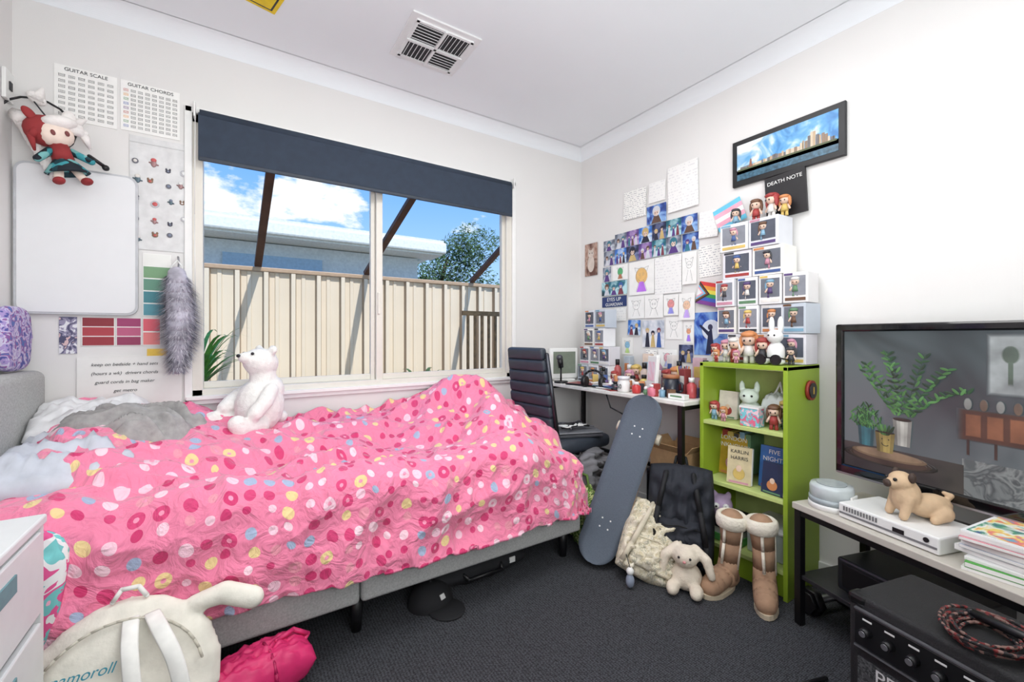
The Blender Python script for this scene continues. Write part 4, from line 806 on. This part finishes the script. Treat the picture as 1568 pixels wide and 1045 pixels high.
plush('pug_ornament',TP(.31,.12,.503),(0,0,tt-20),[((.01,.05,.045),(.04,.07,.042)),((0,-.02,.075),(.042,.045,.06)),((0,-.035,.125),(.036,.037,.034)),((0,-.065,.118),(.022,.018,.018)),('t',[(-.028,-.03,.07),(-.03,-.05,.012)],[.018,.013]),('t',[(.028,-.03,.07),(.03,-.05,.012)],[.018,.013]),('t',[(-.035,.07,.03),(-.05,.03,.012)],[.028,.014]),('t',[(.04,.07,.03),(.055,.03,.012)],[.028,.014]),('t',[(0,.11,.06),(.01,.12,.08),(-.005,.11,.085)],[.01,.009,.007])],tan,
 [((0,-.080,.118),(.016,.010,.014),mz),((-.018,-.068,.135),.006,BLACK),((.018,-.068,.135),.006,BLACK),((-.034,-.025,.145),(.010,.012,.018),mz),((.034,-.025,.145),(.010,.012,.018),mz)],vox=.004,fz=0,sc=.9)
b=B('magazine_stack'); z=0
for i,c in enumerate([(235,235,230),(90,170,80),(240,240,238),(230,230,228),(200,205,215),(238,236,232),(220,150,160),(240,240,240)]):
    t_=.009+.006*(i%2); w_=.29-.012*(i%3); b.T=Matrix.Rotation(R(random.uniform(-9,9)),4,'Z'); b.box((0,0,z+t_/2),(w_,.21,t_),M('mg%d'%i,c,.5,var=.02)); b.box((0,0,z+t_/2),(w_-.002,.212,t_*.7),PAPER); z+=t_+.0005
b.box((0,0,z+.0008),(.26,.19,.001),ART('mag_cover',[(120,170,190),(235,120,120),(240,220,120),(235,235,235),(90,160,120),(80,90,150)],12,const=False)); b.T=Matrix(); b.done(TP(.60,.15),(0,0,tt+8))
b=B('guitar_amplifier'); tol=M('amp_tolex',(28,28,30),.7,bump=.5,bscale=300); gr=ART('amp_grille',[(72,74,76),(50,52,54),(90,92,94)],260,.8,'vor'); pn=M('amp_panel',(24,24,26),.3)
aw,ad,ah=.52,.25,.42
b.box((0,0,ah/2+.01),(aw,ad,ah-.02),tol,bev=.012,seg=3); b.box((0,-ad/2-.001,.15),(aw-.05,.006,.24),gr); b.box((0,-ad/2-.004,.345),(aw-.04,.012,.085),pn,bev=.003); b.box((0,-ad/2-.006,.298),(aw-.04,.008,.005),st); b.box((0,-ad/2-.006,.39),(aw-.04,.008,.004),st)
for i in range(9): b.cyl((-.21+.047*i,-ad/2-.01,.345),(-.21+.047*i,-ad/2-.028,.345),.012,BLACK,.010,seg=16); b.cyl((-.21+.047*i,-ad/2-.028,.345),(-.21+.047*i,-ad/2-.03,.345),.007,st); b.box((-.21+.047*i,-ad/2-.0105,.372),(.02,.001,.004),WHITE)
for sx in (-1,1):
    for sz in (.03,ah-.015): b.box((sx*(aw/2-.02),-ad/2+.02,sz),(.045,.045,.03),BLKM,bev=.01)
    b.cyl((sx*.2,-.08,0),(sx*.2,-.08,.02),.018,BLACK); b.cyl((sx*.2,.08,0),(sx*.2,.08,.02),.018,BLACK)
b.tube([(-.09,0,ah),(-.08,0,ah+.025),(.08,0,ah+.025),(.09,0,ah)],.01,BLACK)
o=b.done((-.765,-2.195,-.0),(0,0,-104)); text(o,'PEAVEY',(-.12,-ad/2-.007,.235),(90,0,0),.045,M('amp_logo',(225,225,225),.4))
b=B('coiled_cable'); rc=ART('braided_rope',[(120,40,40),(30,28,30),(130,100,92),(40,36,38)],140,.7,'vor')
for k in range(6):
    b.tube([((.052+.007*k)*math.cos(R(q)),(.042+.006*k)*math.sin(R(q)),.006+.008*(k%3)+.003*math.sin(R(q*3+k*50))) for q in range(0,361,20)],.0036,rc,6)
b.done((-.80,-2.15,.424))
b=B('floor_cable'); b.tube([(-.60,-1.78,.006),(-.72,-1.74,.006),(-.82,-1.78,.006),(-.86,-1.86,.006),(-.80,-1.9,.006),(-.74,-1.93,.03)],.006,BLACK,8); b.done()
# ================================================================= FRONT LEFT
b=B('bedside_cabinet'); wc=M('cabinet_white',(226,228,227),.45,var=.01); x0,x1,y0,y1,hc=-2.83,-2.50,-1.42,-.985,.67
b.box(((x0+x1)/2,(y0+y1)/2,hc-.01),(x1-x0+.01,y1-y0+.01,.02),wc,bev=.004); b.box(((x0+x1)/2,(y0+y1)/2,.05),(x1-x0-.01,y1-y0,.02),wc)
for y in (y0+.009,y1-.009): b.box(((x0+x1)/2,y,hc/2-.01),(x1-x0,.018,hc-.02),wc)
b.box((x0+.01,(y0+y1)/2,hc/2-.01),(.012,y1-y0,hc-.02),wc)
for i in range(3): 
    b.box((x1-.005,(y0+y1)/2,.15+.2*i),(.016,y1-y0-.045,.18),wc,bev=.004); b.box((x1+.004,(y0+y1)/2,.19+.2*i),(.004,.12,.035),M('slot',(110,150,155),.6),bev=.001)
b.done()
# flat round-topped fleece bag with a floppy ear, slumped against the bed
flm=M('cream_fleece',(234,230,218),.95,bump=.25,bscale=120)
e3=plush('plush_backpack',(-2.375,-1.03,.01),(-18,0,-6),[((0,0,.18),(.180,.050,.185)),((0,-.01,.13),(.165,.055,.13)),('t',[(.12,.0,.32),(.18,-.005,.330),(.24,-.01,.305)],[.020,.026,.026]),('t',[(-.13,0,.28),(-.165,-.01,.23),(-.17,-.01,.16)],[.020,.022,.02])],flm,[],fz=0,sc=1.12)
b=B('strap'); ws_=M('strap_white',(240,239,234),.8)
def ribbon(pts,w,m,th=.008):
    """soft flat strap following a smooth path"""
    P=[Vector(p_) for p_ in pts]; Q=[]
    for i in range(len(P)-1):
        a0=P[max(0,i-1)];a1=P[i];a2=P[i+1];a3=P[min(len(P)-1,i+2)]
        for k in range(6):
            t_=k/6; Q.append(.5*((2*a1)+(a2-a0)*t_+(2*a0-5*a1+4*a2-a3)*t_*t_+(3*a1-a0-3*a2+a3)*t_**3))
    Q.append(P[-1]); pr=None; allv=[]
    for i,q in enumerate(Q):
        d=(Q[min(i+1,len(Q)-1)]-Q[max(i-1,0)]).normalized(); sd=Vector((1,0,0)); sd=(sd-d*sd.dot(d)).normalized(); n_=sd.cross(d).normalized()
        cu=[b.bm.verts.new(q+sd*w/2*su+n_*th/2*sv) for su,sv in ((-1,-.3),(-.8,1),(.8,1),(1,-.3),(.8,-1),(-.8,-1))]; allv+=cu
        if pr:
            for k in range(6): b.bm.faces.new((pr[k],pr[(k+1)%6],cu[(k+1)%6],cu[k]))
        else: b.bm.faces.new(cu)
        pr=cu
    b.bm.faces.new(pr[::-1]); b._a(allv,m,True,Matrix())
ribbon([(.045,-.030,.325),(.07,-.075,.30),(.105,-.095,.235),(.125,-.09,.15),(.125,-.07,.07)],.030,ws_); ribbon([(.01,-.035,.325),(.022,-.075,.27),(.04,-.088,.17),(.045,-.08,.07)],.030,ws_)
b.tube([(-.03,-.015,.362),(-.015,-.02,.385),(.015,-.02,.385),(.03,-.015,.362)],.005,ws_,8)
b.tube([(.150*math.cos(R(q)),-.040,.175+.150*math.sin(R(q))) for q in range(15,166,8)],.003,M('piping',(205,200,185),.7),6)
b.done(parent=e3)
text(e3,'Cinnamoroll',(-.075,-.062,.235),(84,0,0),.028,M('teal_thread',(50,140,160),.6),shear=.3)
b=B('pink_sleeping_bag'); pk2=M('hot_pink_nylon',(222,48,112),.5,var=.06,bump=.3,bscale=25)
b.pillow((0,0,0),(.15,.40,.15),pk2,n=40,puff=.5,wr=.02,fr=2.2)
for z in (-.06,.07): b.tube([(.078*math.cos(R(q)),z,.076*math.sin(R(q))) for q in range(0,361,20)],.005,M('pink_strap',(185,30,90),.5),6)
b.tube([(0,.16,.0),(.01,.19,.05),(.0,.15,.08),(0,.10,.072)],.007,pk2,8)
for i in range(6): b.ball((-.045,-.15+.045*i,.060),.004,WHITE,seg=8)
b.done((-2.13,-.925,.078),(0,0,-72))
b=B('hand_sanitiser_bottle'); b.lathe([(.018,0),(.022,.01),(.022,.07),(.012,.085),(.012,.09)],M('bt_teal',(170,210,220),.2)); b.cyl((0,0,.088),(0,0,.11),.011,WHITE); b.done((-2.20,-1.08,0))
b=B('baseball_cap'); cp=M('cap_black',(24,24,28),.85); b.ball((0,0,.0),(.085,.095,.08),cp,seg=24); b.ball((.09,0,.005),(.08,.07,.008),cp); b.ball((0,0,.08),.008,cp); b.box((.07,0,.045),(.006,.022,.02),M('cap_logo',(220,220,220),.6),r=(0,-35,0),bev=.002)
b.done((-1.48,-.74,.0),(0,0,-70))
b=B('black_duffel_bag'); b.pillow((0,0,.055),(.5,.26,.11),M('duffel',(30,31,35),.8,bump=.3),wr=.03); b.tube([(-.1,-.1,.07),(-.08,-.15,.05),(.08,-.15,.05),(.1,-.1,.07)],.008,BLACK); b.box((.15,-.125,.06),(.03,.006,.025),WHITE,bev=.002); b.done((-1.24,-.62,0))
for i,x in enumerate((-.94,-.86)):
    b=B('black_shoe'); b.ball((0,0,.03),(.045,.12,.035),BLACK); b.ball((0,.06,.055),(.038,.05,.045),BLACK); b.ball((0,0,.008),(.048,.125,.01),M('sole_w',(120,120,120),.6)); b.done((x,-.50,0),(0,0,-60+15*i))
b=B('guitar_case'); b.pillow((0,0,.05),(.75,.24,.10),M('case_black',(20,20,23),.6),n=20,puff=.3); b.box((0,-.12,.05),(.1,.01,.02),BLKM,bev=.003); b.done((-2.1,-.42,0))
# ================================================================= LIGHT, WORLD, CAMERA
def area(name,loc,target,sx,sy,e_,col=(1,1,1)):
    l=bpy.data.lights.new(name,'AREA'); l.shape='RECTANGLE'; l.size=sx; l.size_y=sy; l.energy=e_; l.color=col
    o=bpy.data.objects.new(name,l); S.collection.objects.link(o); o.location=loc; o.rotation_euler=(Vector(target)-Vector(loc)).to_track_quat('-Z','Y').to_euler()
area('rear_fill_light',(-1.45,-2.95,2.36),(-1.25,-.9,.7),2.2,1.0,16,(1,.995,.985))  # added fill behind the camera to brighten the closed room, no real fixture
area('overhead_fill_light',(-1.35,-1.35,2.395),(-1.35,-1.35,0),1.5,.9,19,(1,1,.99))  # added overhead fill out of frame, not a lamp of this room
area('ceiling_bounce_fill',(-1.7,-2.6,1.2),(-1.35,-1.3,2.42),1.2,.8,31,(.95,.99,1))  # added upward fill that lifts the ceiling by bounce, no lamp stands here
sl=bpy.data.lights.new('sun','SUN'); sl.energy=4.0; sl.angle=.009; sl.color=(1,.97,.94); so_=bpy.data.objects.new('sun',sl); S.collection.objects.link(so_)
so_.rotation_euler=Vector((-.262,1,-1.35)).to_track_quat('-Z','Y').to_euler(); so_.location=(0,-6,9)
w=bpy.data.worlds.new('sky'); S.world=w; w.use_nodes=True; nt=w.node_tree; N=nt.nodes.new; L=nt.links.new; bgn=nt.nodes['Background']
tc=N('ShaderNodeTexCoord'); sx=N('ShaderNodeSeparateXYZ'); L(tc.outputs['Generated'],sx.inputs[0])
r=N('ShaderNodeValToRGB'); r.color_ramp.elements[0].position=0; r.color_ramp.elements[0].color=lin((180,212,242)); r.color_ramp.elements[1].position=.42; r.color_ramp.elements[1].color=lin((72,142,222)); L(sx.outputs[2],r.inputs['Fac'])
mp=N('ShaderNodeMapping'); mp.inputs['Scale'].default_value=(1,1,2.0); L(tc.outputs['Generated'],mp.inputs[0])
no=N('ShaderNodeTexNoise'); no.inputs['Scale'].default_value=11; no.inputs['Detail'].default_value=8; no.inputs['Roughness'].default_value=.55; L(mp.outputs[0],no.inputs['Vector'])
acc=None
for d,wd_ in (((.148,1.05,.30),.07),((-.03,1.0,.27),.05),((.06,1.0,.25),.055)):
    dv=Vector(d).normalized(); vs_=N('ShaderNodeVectorMath'); vs_.operation='DISTANCE'; vs_.inputs[1].default_value=dv; L(tc.outputs['Generated'],vs_.inputs[0])
    mr=N('ShaderNodeMapRange'); mr.inputs['From Min'].default_value=0; mr.inputs['From Max'].default_value=wd_*2; mr.inputs['To Min'].default_value=.18; mr.inputs['To Max'].default_value=-.14; L(vs_.outputs['Value'],mr.inputs['Value'])
    if acc is None: acc=mr.outputs[0]
    else:
        mm=N('ShaderNodeMath'); mm.operation='MAXIMUM'; L(acc,mm.inputs[0]); L(mr.outputs[0],mm.inputs[1]); acc=mm.outputs[0]
ad=N('ShaderNodeMath'); ad.operation='ADD'; L(no.outputs['Fac'],ad.inputs[0]); L(acc,ad.inputs[1])
cr_=N('ShaderNodeValToRGB'); cr_.color_ramp.elements[0].position=.53; cr_.color_ramp.elements[1].position=.63; L(ad.outputs[0],cr_.inputs['Fac'])
mx=N('ShaderNodeMix'); mx.data_type='RGBA'; L(cr_.outputs['Color'],mx.inputs[0]); L(r.outputs['Color'],mx.inputs[6]); mx.inputs[7].default_value=(.78,.79,.82,1); L(mx.outputs[2],bgn.inputs['Color']); bgn.inputs['Strength'].default_value=1.5
cam=bpy.data.cameras.new('camera'); cam.lens=15.0; cam.sensor_width=36; cam.shift_y=-.005; cam.clip_start=.02
co=bpy.data.objects.new('camera',cam); S.collection.objects.link(co); co.location=(-2.14,-2.36,1.07); co.rotation_euler=(R(90),0,R(-33)); S.camera=co
